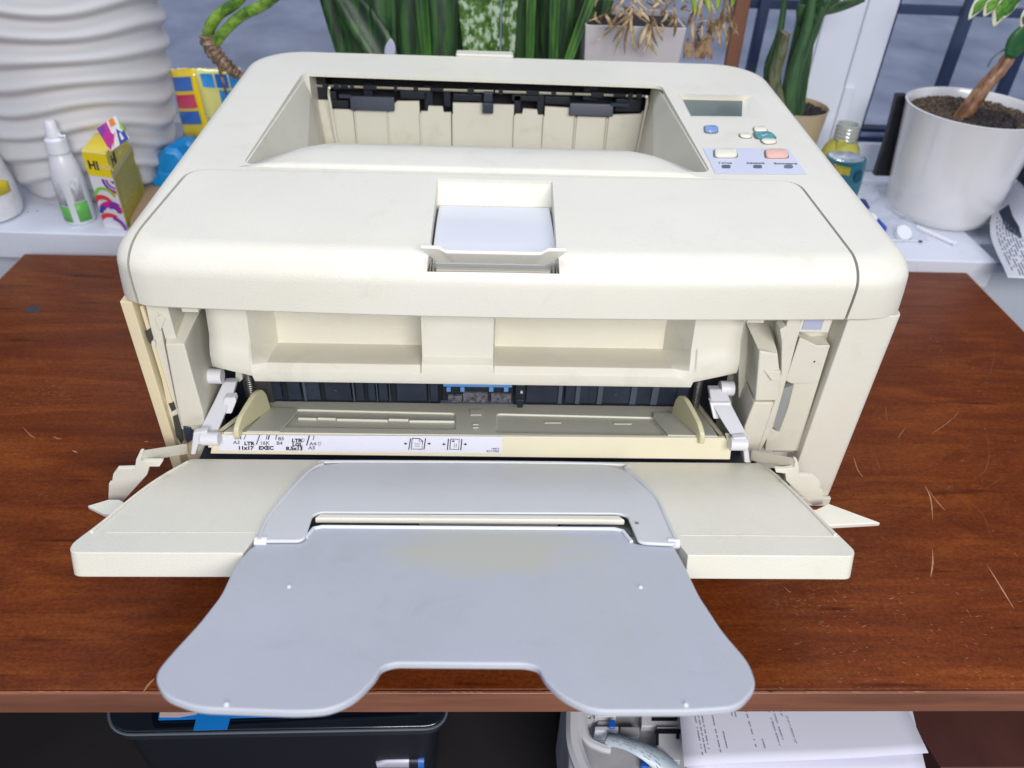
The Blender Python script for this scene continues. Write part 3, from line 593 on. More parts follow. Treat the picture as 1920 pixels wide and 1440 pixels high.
# sliding paper guides
for sgn, base, fl in ((-1, [(430, 818), (560, 768), (552, 775), (524, 812)], 0), (1, [(1318, 822), (1222, 778), (1228, 786), (1250, 818)], 1)):
    if sgn < 0: foot = [(462, 811), (524, 812), (558, 775), (556, 768), (505, 766)]
    else: foot = [(1252, 818), (1345, 820), (1300, 778), (1225, 776), (1224, 784)]
    obj('guide_foot', G().prism([LP(a, b, .0004) for a, b in foot], pn*.0012), mat('guide_grey_green', (.50, .50, .44), .38, var=.04), PR, bev=.0004)
    # upright fin: rounded plate in a near vertical plane running front to back
    if sgn < 0: fx = -.1690; pts = [(.4000, .0702), (.4000, .0740), (.4015, .0785), (.4080, .0832), (.4190, .0856), (.4300, .0872), (.4370, .0852), (.4410, .0780), (.4430, .0620), (.4060, .0735), (.4040, .0702)]
    else: fx = .1545; pts = [(.4000, .0702), (.4000, .0740), (.4015, .0785), (.4080, .0832), (.4190, .0856), (.4300, .0872), (.4370, .0852), (.4410, .0780), (.4430, .0620), (.4060, .0735), (.4040, .0702)]
    g = G().prism(rpoly([Vector((fx+(y-.40)*.25*(-sgn)*1.0, y, z)) for y, z in pts], .003, 4), (.0036*(-sgn), 0, 0))
    obj('paper_guide_fin', g, mat('guide_olive_yellow', (.58, .54, .34), .42, var=.06, vscale=40), PR, bev=.0012, seg=3)
    e0 = Vector((-.1830, .4040, .0700)) if sgn < 0 else Vector((.1705, .4040, .0700)); e1 = Vector((-.1650, .4560, .060)) if sgn < 0 else Vector((.1640, .4560, .060))
    obj('plate_side_rail', G().tube([e0, e1], .0016, 6), BARM, PR)
    # end knuckle of the bar
    k0 = BP(399, 815) if sgn < 0 else BP(1366, 822); k1 = BP(396, 838) if sgn < 0 else BP(1372, 842)
    obj('bar_knuckle', G().prism([k0+Vector((-.0018, -.001, .001)), k0+Vector((.0018, -.001, .001)), k1+Vector((.0012, -.001, 0)), k1+Vector((-.0020, -.001, 0))], (0, .006, 0)), mat('cream_yellow_knuckle', (.76, .70, .50), .4, var=.03), PR, bev=.0006)
# link arms
for sgn in (-1, 1):
    if sgn < 0:
        A_ = [(418, 716), (443, 716), (436, 742), (404, 818), (380, 818), (374, 806), (405, 745)]
        B_ = [(362, 812), (388, 808), (392, 833), (372, 834), (366, 853), (357, 853)]
        pin = (404, 705); py_ = (395, 822)
    else:
        A_ = [(1330, 730), (1362, 730), (1372, 760), (1402, 818), (1376, 824), (1360, 800), (1334, 757)]
        B_ = [(1374, 822), (1400, 820), (1407, 868), (1396, 868), (1394, 842), (1376, 840)]
        pin = (1362, 728); py_ = (1384, 832)
    obj('link_arm', G().prism([aty(a, b, .4395-(b-716)*.00036) for a, b in A_], (0, .007, -.0015)), ARM, PR, bev=.0009)
    t_ = [(420, 746), (440, 745), (443, 753), (434, 776), (415, 776)] if sgn < 0 else [(1331, 755), (1372, 755), (1368, 775), (1346, 786), (1338, 786)]
    obj('link_arm_boss', G().prism([aty(a, b, .4265-(b-746)*.0002) for a, b in t_], (0, .006, 0)), ARM, PR, bev=.0007)
    c_ = aty(*pin, .4380); obj('link_pivot', G().tube([c_+Vector((-.005, 0, 0)), c_+Vector((.005, 0, 0))], .0055, 20), ARM, PR, bev=.0006)
    obj('link_end', G().prism([aty(a, b, .3985) for a, b in B_], (0, .005, 0)), ARM, PR, bev=.0009)
    c_ = aty(*py_, .3990); obj('link_pin', G().tube([c_+Vector((-.006, 0, 0)), c_+Vector((.006, 0, 0))], .0048, 20), ARM, PR, bev=.0006)
obj('hinge_trough', G().box(-.197, .188, .4020, .4300, .028, .0500), BLACK, PR)

# ---------- open tray door
def trp(pts, o=0.): return [TR(a, b, o) for a, b in pts]
TH = -TN*.0150
trayL = [(357, 860), (1426, 868), (1470, 903), (1603, 1032), (1601, 1043), (1290, 1041), (1262, 1004), (482, 1003), (455, 1037), (130, 1036), (133, 1020), (285, 905)]
tr = rpoly(trp(trayL), [.003, .003, .01, .006, .008, .0006, .001, .001, .0006, .008, .006, .012], 5)
g = G().rings([[v+TH for v in tr], tr])
tray = obj('tray_door', g, CREAM, PR, bev=.0013, seg=3)
cut(tray, G().prism([TR(498, 1010, .002), TR(1250, 1010, .002), TR(1216, 930, .002), TR(1160, 880, .002), TR(600, 878, .002), TR(540, 925, .002)], -TN*.012))
# narrow moulded lines on the door face
for pts in (((200, 999), (478, 999)), ((1276, 1004), (1573, 1006))): obj('moulded_line', G().tube([TR(*pts[0], -.0001), TR(*pts[1], -.0001)], .0003, 4), CREAM2, tray)
for pts in (((172, 997), (250, 932), (300, 896), (352, 866)), ((1566, 1003), (1510, 945), (1462, 898), (1436, 876))):
    obj('side_lip', G().tube(smoothp([TR(a, b, .0006) for a, b in pts], 6), .0010, 6), CREAM, tray)
# lilac inner tray: raised hump outline with hinge ears
inn = [(486, 1013), (500, 975), (540, 925), (575, 888), (602, 872), (645, 866), (1130, 870), (1178, 883), (1228, 930), (1250, 975), (1271, 1020), (1208, 1017), (1196, 1013), (1176, 966), (1160, 962), (600, 960), (586, 966), (572, 1008), (560, 1013)]
io = rpoly(trp(inn, .0022), .004, 4)
obj('inner_tray', G().rings([[v-TN*.0022 for v in io], io]), LILAC, PR, bev=.0010, seg=3)
ip = [(486, 1013), (500, 975), (540, 925), (577, 886), (605, 871), (645, 866), (1130, 870), (1175, 882), (1228, 930), (1250, 975), (1268, 1015)]
obj('inner_tray_rim', G().tube(smoothp([TR(a, b, .0020) for a, b in ip], 5), .0013, 8), LILAC, PR)
obj('front_rim', G().prism([TR(600, 963, .0018), TR(1160, 966, .0018), TR(1172, 975, .0018), TR(590, 971, .0018)], -TN*.0035), CREAM, PR, bev=.0007)
obj('tray_slot_floor', G().prism([TR(585, 970, -.0080), TR(1175, 974, -.0080), TR(1185, 1000, -.0080), TR(575, 996, -.0080)], -TN*.002), mat('warm_grey_slot', (.26, .255, .23), .45, var=.08), PR)
obj('tray_slot_bar', G().prism([TR(786, 977, -.0045), TR(1046, 979, -.0045), TR(1046, 985, -.0045), TR(786, 983, -.0045)], -TN*.003), CREAM2, PR, bev=.0005)
obj('tray_slot_gap', G().prism([TR(783, 973, -.0044), TR(1052, 975, -.0044), TR(1050, 978, -.0044), TR(786, 976, -.0044)], -TN*.003), VOID, PR)
p = TR(1194, 981, .0024); obj('screw_hole', G().lathe([(.0012, 0), (.0012, .0002)], p, 12), GREYD, PR)
for a, b in ((490, 1016), (1262, 1019)):
    c_ = TR(a, b, -.0003); obj('hinge_barrel', G().tube([c_+Vector((-.0035, 0, 0)), c_+Vector((.0035, 0, 0))], .0031, 16), ARM, PR, bev=.0005)
# extension flap
ext = [(500, 1013), (560, 1013), (574, 1008), (588, 990), (604, 986), (1152, 990), (1168, 994), (1184, 1016), (1196, 1020), (1262, 1020), (1284, 1060), (1310, 1115), (1356, 1185), (1404, 1240), (1420, 1285), (1385, 1325), (1290, 1332), (1110, 1332), (1052, 1305), (1020, 1272), (1010, 1250), (985, 1244),
       (740, 1242), (715, 1250), (706, 1268), (668, 1308), (620, 1330), (560, 1334), (370, 1327), (308, 1305), (288, 1265), (318, 1228), (372, 1170), (415, 1115), (440, 1060), (470, 1025)]
EX = [TR(a, b, -.0004) for a, b in ext]
eo = rpoly(EX, .006, 4); 
cg = Vector((-.008, .24, 0))
flap = obj('extension_flap', G().rings([[v-TN*.0036 for v in eo], eo]), mat('blue_grey_plastic', (.42, .44, .49), .44, var=.05, vscale=9, bump=.15, bscale=1200, grime=.09), PR, bev=.0011, seg=4)
# upturned rim along the outer edge
rim = [ext[i] for i in range(14, 31)]
PFR = mat('pale_flap_rim', (.60, .62, .68), .4, var=.02)
obj('flap_rim', G().tube([TR(a, b, .0001) for a, b in ((574, 1008), (588, 991), (604, 988), (1152, 992), (1168, 996), (1184, 1016))], .0012, 8), PFR, flap)
for a, b in ((542, 1101), (1201, 1102), (425, 1322), (1286, 1323)): obj('flap_pip', G().lathe([(.0012, 0), (.0009, .0008), (.0002, .0010)], TR(a, b, -.0004), 10), MATS['pale_flap_rim'], flap)
def stain(mt, c, rx, ry, col, amt):
    nt = mt.node_tree; p = nt.nodes['Principled BSDF']; L = nt.links.new; src = p.inputs['Base Color'].links[0].from_socket
    tc = nd(nt, 'ShaderNodeTexCoord'); mp = nd(nt, 'ShaderNodeMapping'); mp.inputs['Location'].default_value = (-c[0]/rx, -c[1]/ry, 0); mp.inputs['Scale'].default_value = (1/rx, 1/ry, 0)
    L(tc.outputs['Object'], mp.inputs[0]); n = nd(nt, 'ShaderNodeTexNoise'); n.inputs['Scale'].default_value = 2.2; L(mp.outputs[0], n.inputs['Vector'])
    vl = nd(nt, 'ShaderNodeVectorMath', operation='LENGTH'); L(mp.outputs[0], vl.inputs[0]); ad = nd(nt, 'ShaderNodeMath', operation='ADD'); L(vl.outputs['Value'], ad.inputs[0]); L(n.outputs['Fac'], ad.inputs[1])
    mr = nd(nt, 'ShaderNodeMapRange'); mr.inputs[1].default_value = 1.05; mr.inputs[2].default_value = 1.6; mr.inputs[3].default_value = amt; mr.inputs[4].default_value = 0; L(ad.outputs[0], mr.inputs[0])
    mx = nd(nt, 'ShaderNodeMix', data_type='RGBA'); L(mr.outputs[0], mx.inputs[0]); L(src, mx.inputs[6]); mx.inputs[7].default_value = (*col, 1); L(mx.outputs[2], p.inputs['Base Color'])
c_ = TR(918, 1030)-Vector((.0215, .413, 0)); stain(MATS['blue_grey_plastic'], c_, .062, .026, (.46, .455, .39), .8)
# ---------- door wings and brackets at both sides of the tray
def wing(nm, pts, y, t, mt_=CREAM, **k): return obj(nm, G().prism([aty(a, b, y) for a, b in pts], (0, t, 0)), mt_, PR, **k)
wing('door_bracket', [(253, 878), (255, 862), (262, 847), (268, 847), (264, 865), (305, 865), (299, 875), (280, 875), (276, 890), (222, 950), (203, 935), (204, 907), (209.6, 906), (212, 889), (220, 879)], .370, .003, bev=.0003)
obj('door_bracket_arm', G().prism([aty(262, 848, .370), aty(268, 866, .370), aty(352, 852, .402), aty(350, 834, .402)], (0, .0022, -.0002)), CREAM2, PR, bev=.0006)
wing('door_bracket', [(1454, 880), (1475, 880), (1489, 877), (1491, 866), (1489, 861), (1495, 863), (1498, 874), (1498, 891), (1523, 892), (1534, 897), (1538, 905), (1538, 920), (1543, 921), (1543, 946), (1524, 948), (1474, 901), (1473, 888), (1455, 886)], .372, .003, bev=.0003)
obj('door_bracket_arm', G().prism([aty(1493, 862, .3722), aty(1490, 878, .3722), aty(1406, 864, .404), aty(1409, 845, .404)], (0, .0022, -.0002)), CREAM2, PR, bev=.0006)
WZ = .052
def WP(a, b): return atz(a, b, WZ)
for q in ([(163, 948), (203, 936), (224, 936), (240, 946), (330, 950), (330, 975), (194, 963)], [(1652, 980), (1552, 943), (1545, 948), (1530, 955), (1400, 950), (1400, 984), (1562, 985)]):
    obj('door_wing', G().prism([WP(a, b) for a, b in q], (0, 0, -.0035)), CREAM, PR, bev=.0008)

# ============================================================ WINDOW
WD = .262                                          # window front, behind the sill edge line
def wl(x, d): return Vector((x, SY(x)+d, 0))
win = thing('window', 'white framed double window with blue dusk behind the dark glass', 'window', (.2, SY(.2)+WD, .014))
def wx(px, py, d):                                 # where a line of sight meets the plane d behind the sill edge
    return atp(px, py, (0, SY(0)+d, 0), (.0218, 1, 0))
mL = wx(1498, 130, WD).x; mR = wx(1612, 246, WD).x
obj('bottom_frame', along(-1.9, mL-.002, WD, WD+.05, .014, .052), WHITEP, win, bev=.003)
obj('bottom_frame', along(mR+.002, 1.9, WD, WD+.05, .014, .055), WHITEP, win, bev=.003)
obj('mullion', along(mL, mR, WD-.004, WD+.06, .014, 1.3), WHITEP, win, bev=.004)
p = wx(1583, 161, WD-.004); q = wx(1600, 161, WD-.004)
obj('sash_step', along(p.x-.0005, p.x+.0008, WD-.0055, WD-.0035, p.z, 1.3), mat('joint_grey', (.35, .37, .45), .5, var=0), win)
obj('hinge_cover', along(p.x, p.x+.013, WD-.010, WD-.0045, .015, p.z), WHITEP, win, bev=.001)
obj('sash_edge', along(mL+.012, mL+.014, WD-.0052, WD-.0038, .015, 1.3), MATS['joint_grey'], win)
BG = mat('dark_blue_gasket', (.015, .03, .09), .35, var=.1)
obj('gasket', along(mR+.0025, 1.9, WD+.004, WD+.03, .0553, .0590), BG, win)
obj('glazing_bead', along(mR+.0028, 1.9, WD+.010, WD+.03, .0593, .066), mat('bead_blue_grey', (.30, .36, .55), .3, var=.05), win, bev=.001)
obj('gasket', along(mR+.0028, 1.9, WD+.012, WD+.03, .0663, .071), BG, win)
obj('gasket', along(mR+.0003, mR+.0024, WD+.0, WD+.03, .0595, 1.3), BG, win)
def glassmat():
    mt = bpy.data.materials.new('window_glass'); mt.use_nodes = True; nt = mt.node_tree; p = nt.nodes['Principled BSDF']; nt.nodes.remove(p)
    out = nt.nodes['Material Output']; t = nd(nt, 'ShaderNodeBsdfTransparent'); t.inputs[0].default_value = (.95, .96, .99, 1); g = nd(nt, 'ShaderNodeBsdfGlossy'); g.inputs['Roughness'].default_value = .06
    fr = nd(nt, 'ShaderNodeFresnel'); fr.inputs[0].default_value = 1.5; mx = nd(nt, 'ShaderNodeMixShader'); nt.links.new(fr.outputs[0], mx.inputs[0]); nt.links.new(t.outputs[0], mx.inputs[1]); nt.links.new(g.outputs[0], mx.inputs[2])
    nt.links.new(mx.outputs[0], out.inputs[0]); return mt
GL = glassmat()
obj('pane', along(-1.9, mL-.002, WD+.030, WD+.034, .0525, 1.3), GL, win)
obj('pane', along(mR+.003, 1.9, WD+.030, WD+.034, .0715, 1.3), GL, win)
gr = thing('window_grille', 'dark blue metal bar grille outside the right window pane', 'grille', (.8, SY(.8)+.40, .06))
GD = .40; GM = mat('grille_dark_blue', (.022, .045, .11), .5, var=.15)
def gbar_v(pa, pb, wd):
    a = wx(*pa, GD); obj('vertical_bar', along(a.x-wd/2, a.x+wd/2, GD, GD+.012, -.3, 1.3), GM, gr, bev=.001)
for c in ((1795, 90), (1905, 120)): gbar_v(c, None, .016)
gbar_v((1425, 60), None, .014)
a = wx(1800, 22, GD+.013); obj('horizontal_bar', along(.35, 1.8, GD+.0125, GD+.024, a.z-.006, a.z+.006), GM, gr, bev=.001)
a = wx(1440, 8, GD+.013); 
# brown stick leaning outside/inside the left pane
a0, a1 = wx(1366, 160, .20), wx(1403, -60, .20)
ob = obj('wooden_stake', G().prism([a0+Vector((-.0085, 0, 0)), a0+Vector((.0085, 0, 0)), a0+Vector((.0085, .008, 0)), a0+Vector((-.0085, .008, 0))], a1-a0+Vector((0, 0, .1))), mat('brown_wood', (.16, .065, .035), .6, var=.25, vscale=40, stretch=(1, 1, .1)), bev=.001)
ob['label'] = 'brown flat wooden stake standing between the dried plant and the window'; ob['category'] = 'stake'
def one(o, label, cat, group=None):
    o['label'] = label; o['category'] = cat
    if group: o['group'] = group
    return o
SZ = .014
# ---------- big white planter with wavy ridges
pcy = .965; pc = Vector((aty(322, 200, pcy).x-.115, pcy, SZ))
def wavy():
    n, m_ = 300, 260; H = .42; rs = []
    for j in range(m_+1):
        z = H*j/m_; t = z/H
        prof_ = [(0, .082), (.03, .096), (.08, .108), (.16, .118), (.26, .123), (.36, .126), (.42, .126)]
        for (z0, r0), (z1, r1) in zip(prof_, prof_[1:]):
            if z0 <= z <= z1+1e-9: r = r0+(r1-r0)*(z-z0)/(z1-z0); break
        row = []
        for i in range(n):
            a = 2*math.pi*i/n
            ph = z*2*math.pi/.0265+2.1*math.sin(2*a+.6+z*7)+1.5*math.sin(3*a+1.9-z*11)+.45*math.sin(5*a+z*30)
            fr = (ph/(2*math.pi)) % 1.0; u = fr/.38 if fr < .38 else 1-(fr-.38)/.62
            d = .0075*(u*u*(3-2*u))
            rr = r-.003+d*min(1, z/.01)
            row.append(pc+Vector((rr*math.cos(a), rr*math.sin(a), z)))
        rs.append(row)
    for k in (1, 2, 3): rs.append([pc+Vector(((.126-.006*k)*math.cos(2*math.pi*i/n), (.126-.006*k)*math.sin(2*math.pi*i/n), .42-(k-1)*.02)) for i in range(n)])
    return G().rings(rs)
one(obj('wavy_planter', wavy(), mat('matt_white_ceramic', (.62, .615, .625), .6, var=.03, vscale=5, bump=.05, bscale=500), smooth=60), 'tall white planter covered in wavy horizontal ridges at the left window', 'planter')
# ---------- pump bottle
def base(px, py): return atz(px, py, SZ)
b0 = base(153, 412); zt_ = lambda py, px, y: aty(px, py, y).z
bt = thing('pump_bottle', 'translucent white pump bottle with white cap and green label on the sill', 'bottle', b0)
H = zt_(226, 92, b0.y)-SZ
TRW = mat('translucent_white', (.74, .76, .79), .3, var=.04, trans=.1, sss=.3)
r_ = .0165
obj('bottle_body', G().lathe([(r_*.9, 0), (r_, .002), (r_*1.02, H*.12), (r_*1.0, H*.45), (r_*.88, H*.58), (r_*.68, H*.68), (r_*.6, H*.70), (0.004, H*.70)], b0, 40), TRW, bt, smooth=40)
obj('collar', G().lathe([(r_*.70, H*.705), (r_*.72, H*.71), (r_*.66, H*.83), (r_*.5, H*.85), (.002, H*.85)], b0, 32), WHITE, bt, bev=.0005)
obj('pump_head', joined(G().lathe([(r_*.46, H*.852), (r_*.44, H*.90), (r_*.36, H*.93), (r_*.34, H*.985), (r_*.26, H), (.001, H)], b0, 28), G().tube([b0+Vector((0, 0, H*.90)), b0+Vector((r_*.7, -.004, H*.86)), b0+Vector((r_*.86, -.006, H*.88))], .0016, 6)), WHITE, bt)
def wrap(nm, a0, a1, z0, z1, rr, c, material, par, n=14, slant=0):
    rs = []
    for k in range(n+1):
        a = R(a0+(a1-a0)*k/n); rs.append([c+Vector((rr*math.cos(a), rr*math.sin(a), z)) for z in (z0, z1+slant*k/n)])
    g = G().rings(rs, closed=False); o = obj(nm, g, material, par, smooth=60); o.modifiers.new('s', 'SOLIDIFY').thickness = .0003; return o
LG = mat('leaf_green_label', (.12, .42, .08), .4, var=.1, vscale=60); LGR = mat('grey_print_label', (.45, .46, .50), .4, var=.35, vscale=260, stretch=(1, 1, .4))
wrap('green_label', 215, 268, H*.04, H*.20, r_*1.035, b0, LG, bt); wrap('text_label', 215, 268, H*.21, H*.42, r_*1.03, b0, LGR, bt, slant=.004)
wrap('green_label', 292, 340, H*.04, H*.24, r_*1.035, b0, LG, bt); wrap('text_label', 296, 335, H*.25, H*.47, r_*1.03, b0, LGR, bt)
# ---------- tub at the left picture edge
b0 = base(-14, 402); tb = thing('white_squeeze_bottle', 'white bottle with a yellow diagonal label at the left edge of the sill', 'bottle', b0)
obj('bottle_body', G().lathe([(.028, 0), (.033, .003), (.035, .015), (.0335, .04), (.029, .065), (.018, .085), (.004, .088)], b0, 40), mat('scuffed_white', (.66, .67, .70), .4, var=.12, vscale=60), tb)
wrap('yellow_label', 290, 352, .032, .066, .0352, b0, mat('yellow_print', (.78, .62, .02), .4, var=.1, vscale=40), tb, slant=-.022)
obj('cap', G().lathe([(.010, .0882), (.0105, .104), (.009, .108), (.001, .108)], b0, 28), WHITE, tb)
# ---------- toner box, flap open
A = base(197, 426); B = base(240, 432); 
bx = thing('toner_box', 'yellow and white cartridge box printed HI with its patterned flap open', 'box', A)
Cc = base(272, 371)+Vector((.0, .004, 0)); Hb = zt_(284, 152, A.y)-SZ
A2 = A; B2 = B; ex = (B2-A2); ey = Vector((Cc.x-B2.x, Cc.y-B2.y, 0)); D2 = A2+ey; C2 = B2+ey; U = Vector((0, 0, 1)); off = U*.0004
lean = Vector((.0, .0, 0))
YEL = mat('yellow_card', (.80, .62, .01), .3, var=.03, coat=.4); WCARD = mat('white_card', (.74, .74, .80), .3, var=.02, coat=.4); OLV = mat('olive_yellow_card', (.50, .42, .02), .35, var=.12, vscale=120)
def face(nm, o, x, y, u0, u1, v0, v1, t, mt_, par): return obj(nm, G().prism([o+x*u0+y*v0, o+x*u1+y*v0, o+x*u1+y*v1, o+x*u0+y*v1], t), mt_, par)
inn_ = lambda d: d.normalized()*.0008
face('front_panel', A2+off, ex, U*Hb, 0, 1, 0, 1, inn_(ey), WCARD, bx); face('side_panel', B2+off+inn_(ey)*1.1, ey, U*Hb, 0, 1, 0, 1, -inn_(ex), OLV, bx)
face('back_panel', D2+off, ex, U*Hb, 0, .95, 0, 1, -inn_(ey)*.9, YEL, bx); face('side_panel', A2+off+inn_(ey)*1.1, ey, U*Hb, 0, .96, 0, .999, inn_(ex), WCARD, bx)
nf = ey.normalized()*-.0004; ns = ex.normalized()*.0004
face('yellow_band', A2+off+nf, ex, U*Hb, 0, 1, .70, .999, nf*.4, YEL, bx)
face('yellow_band', B2+off+ns, ey, U*Hb, 0, 1, .74, .999, ns*.4, mat('yellow_card_side', (.62, .50, .01), .35, var=.05), bx)
face('grey_band', B2+off+ns, ey, U*Hb, 0, 1, .70, .735, ns*.3, mat('grey_card_print', (.42, .41, .30), .4, var=.1), bx)
fine = mat('fine_print', (.36, .30, .02), .4, var=.6, vscale=500, stretch=(1, 1, 2.5)); face('small_print', B2+off+ns, ey, U*Hb, .08, .92, .06, .66, ns*.3, fine, bx)
tf = A2+off+nf*2.2; text('HI', 'lettering', INK, tf+ex*.12+U*Hb*.79, ex, U, Hb*.15, bx, bold=.0004); text('BLACK', 'lettering', mat('pale_print', (.66, .60, .30), .4, var=0), tf+ex*.40+U*Hb*.80, ex, U, Hb*.10, bx, sx=.8)
ts = B2+off+ns*2.2; text('HI', 'lettering', INK, ts+ey*.10+U*Hb*.80, ey, U, Hb*.19, bx, bold=.0004); text('BLACK', 'lettering', MATS['pale_print'], ts+ey*.42+U*Hb*.82, ey, U, Hb*.11, bx, sx=.8)
cols = {k: mat(k+'_print', c, .35, var=.03) for k, c in dict(red=(.70, .04, .06), magenta=(.50, .02, .28), purple=(.20, .04, .35), green=(.22, .55, .05), navy=(.03, .06, .35), orange=(.80, .22, .03), white=(.75, .75, .8)).items()}
def arc_(nm, u, v, r0, r1, a0, a1, mt_, lay, o=None, X_=None, Y_=None, lim=None):
    o = tf if o is None else o; X_ = ex.normalized() if X_ is None else X_; Y_ = U if Y_ is None else Y_; w_ = ex.length; ina = []; oua = []
    for k in range(17):
        a = R(a0+(a1-a0)*k/16)
        for L_, rr in ((ina, r0), (oua, r1)):
            px_, py_ = u*w_+rr*w_*math.cos(a), v*Hb+rr*w_*math.sin(a)
            if lim: px_ = min(max(px_, 0), w_); py_ = max(py_, 0)
            L_.append(o+X_*px_+Y_*py_+nf*(.12*lay))
    return obj(nm, G().strip(ina, oua), mt_, bx, smooth=0)
for k, (u, v, r0, r1, a0, a1, c) in enumerate([(1.0, .66, .38, .50, 175, 268, 'purple'), (1.0, .66, .25, .33, 175, 268, 'purple'), (1.0, .66, .0, .12, 175, 268, 'purple'), (1.0, .66, .42, .52, 225, 268, 'red'),
        (.45, .40, .38, .50, 20, 178, 'green'), (.42, .37, .14, .24, 20, 175, 'green'), (.30, .30, .30, .48, 30, 172, 'red'), (.55, .18, .36, .60, 20, 150, 'magenta'), (.35, .20, .20, .36, 100, 180, 'navy'),
        (.60, .22, .20, .30, 10, 120, 'navy'), (.40, .0, .48, .66, 60, 176, 'red'), (.42, -.02, .46, .62, 5, 80, 'purple'), (.75, .30, .10, .25, 30, 200, 'purple'), (.42, -.06, .0, .46, 0, 180, 'white')]):
    arc_('printed_arc', u, v, r0, r1, a0, a1, cols[c], k+1, lim=True)
# open flap standing up from the side panel
q0 = B2+U*Hb; fl = [aty(207, 284, q0.y+.003), aty(243, 259, q0.y+.012), aty(216, 217, q0.y+.013), aty(181, 241, q0.y+.004)]
fp = obj('open_flap', G().prism(fl, Vector((-.0003, .0007, 0))), cols['white'], bx)
fx_, fy_ = fl[1]-fl[0], fl[3]-fl[0]; fn = -(fx_.cross(fy_)).normalized(); fn = fn if fn.y < 0 else -fn
def fq(pts, c, k): obj('printed_shape', G().prism([fl[0]+fx_*u+fy_*v+fn*(.0003+.0001*k) for u, v in pts], fn*.00008), cols[c], bx, smooth=0)
fq([(0, .15), (.45, .6), (.5, 1), (0, 1)], 'magenta', 1); fq([(0, .6), (.3, .75), (.35, 1), (0, 1)], 'purple', 2); fq([(.3, .3), (.62, .55), (.2, .05)], 'red', 2); fq([(.05, .02), (.5, .45), (.42, .62), (.02, .3)], 'magenta', 3)
fq([(.5, 0), (.95, 0), (.98, .45), (.85, .35), (.7, .6)], 'navy', 2); fq([(.66, .1), (.8, .12), (.78, .4), (.72, .38)], 'white', 4); fq([(.55, .75), (.8, .72), (.82, 1), (.6, 1)], 'orange', 3); fq([(.88, .5), (1, .3), (1, .9)], 'green', 3)
face('tuck_flap', A2+U*Hb+inn_(ey), ex, ey, 0, 1, 0, .9, Vector((0, 0, .0006)), YEL, bx)
# ---------- flat cardboard under the box
cb0 = [base(*p) for p in ((249, 436), (290, 372), (330, 330), (262, 372), (236, 410))]
one(obj('cardboard_piece', G().prism([atz(a, b, SZ+.0002) for a, b in ((247, 434), (300, 385), (330, 330), (272, 364), (243, 404))], (0, 0, .006)), mat('brown_cardboard', (.36, .24, .15), .7, var=.12, vscale=30), bev=.0006), 'flat brown cardboard piece beside the toner box behind the printer', 'cardboard')
# ---------- blue folded plastic object
bo = base(322, 352); bl_ = thing('blue_plastic_bag', 'crumpled bright blue plastic wrapper between planter and printer', 'wrapper', bo)
def blob(nm, pts, y, t, mt_, par, seed=0): 
    random.seed(seed); f_ = [aty(a, b, y+random.uniform(-.004, .004)) for a, b in pts]; c = sum(f_, Vector())/len(f_)
    g = G().rings([[c+(v-c)*.9+Vector((0, t, 0)) for v in f_], f_, [c+(v-c)*.75+Vector((0, -t*.25, 0)) for v in f_], [c+(v-c)*.3+Vector((0, -t*.32, .001)) for v in f_]]); return obj(nm, g, mt_, par, smooth=25, bev=.0008)
BLM = mat('sky_blue_film', (.005, .24, .60), .32, var=.12, vscale=30)
blob('wrapper_fold', [(296, 350), (292, 325), (296, 288), (310, 276), (332, 278), (352, 300), (345, 350)], bo.y, .02, BLM, bl_, 1)
blob('wrapper_fold', [(318, 272), (330, 262), (352, 262), (380, 280), (372, 320), (345, 318), (322, 296)], bo.y+.006, .02, BLM, bl_, 2)
blob('wrapper_fold', [(284, 343), (297, 320), (325, 325), (345, 345), (330, 362), (300, 356)], bo.y-.006, .012, BLM, bl_, 3)
# ---------- glossy wipes packet: yellow end and pale front with blue squares
py0 = SY(-.4)+.150; wk = thing('wipes_packet', 'glossy yellow packet with blue and red squares behind the printer corner', 'packet', aty(380, 240, py0))
GY = mat('glossy_yellow_film', (.80, .58, .01), .12, var=.05, coat=1, bump=.5, bscale=40); GPY = mat('glossy_pale_yellow_film', (.68, .66, .22), .12, var=.06, coat=1, bump=.5, bscale=40)
def puff(nm, quad, t, mt_, par, n=8):
    q = [Vector(v) for v in quad]; N = (q[1]-q[0]).cross(q[3]-q[0]).normalized(); N = N if N.y < 0 else -N; rows = []
    for j in range(n+1):
        rows.append([(q[0].lerp(q[1], i/n)).lerp(q[3].lerp(q[2], i/n), j/n)+N*t*(math.sin(math.pi*i/n)*math.sin(math.pi*j/n))**.5+N*.0006*math.sin(i*2.3+j*1.7) for i in range(n+1)])
    g = G().rings(rows, closed=False); o = obj(nm, g, mt_, par, smooth=60); o.modifiers.new('s', 'SOLIDIFY').thickness = .0015; return q, N
Q0 = [aty(318, 131, py0+.02), aty(362, 128, py0), aty(398, 262, py0), aty(346, 262, py0+.02)]; Q1 = [aty(362, 128, py0), aty(452, 130, py0+.02), aty(470, 235, py0+.02), aty(392, 230, py0)]
q_, N_ = puff('end_panel', Q0, .004, GY, wk)
def decal(q, u0, u1, v0, v1, mt_, N, par, h=.0046):
    f_ = lambda u, v: (q[0].lerp(q[1], u)).lerp(q[3].lerp(q[2], u), v)+N*(h*(max(.0, math.sin(math.pi*u)*math.sin(math.pi*v)))**.5+.0006)
    rows = [[f_(u0+(u1-u0)*i/5, v0+(v1-v0)*j/5) for i in range(6)] for j in range(6)]; o = obj('printed_square', G().rings(rows, closed=False), mt_, par, smooth=60); return o
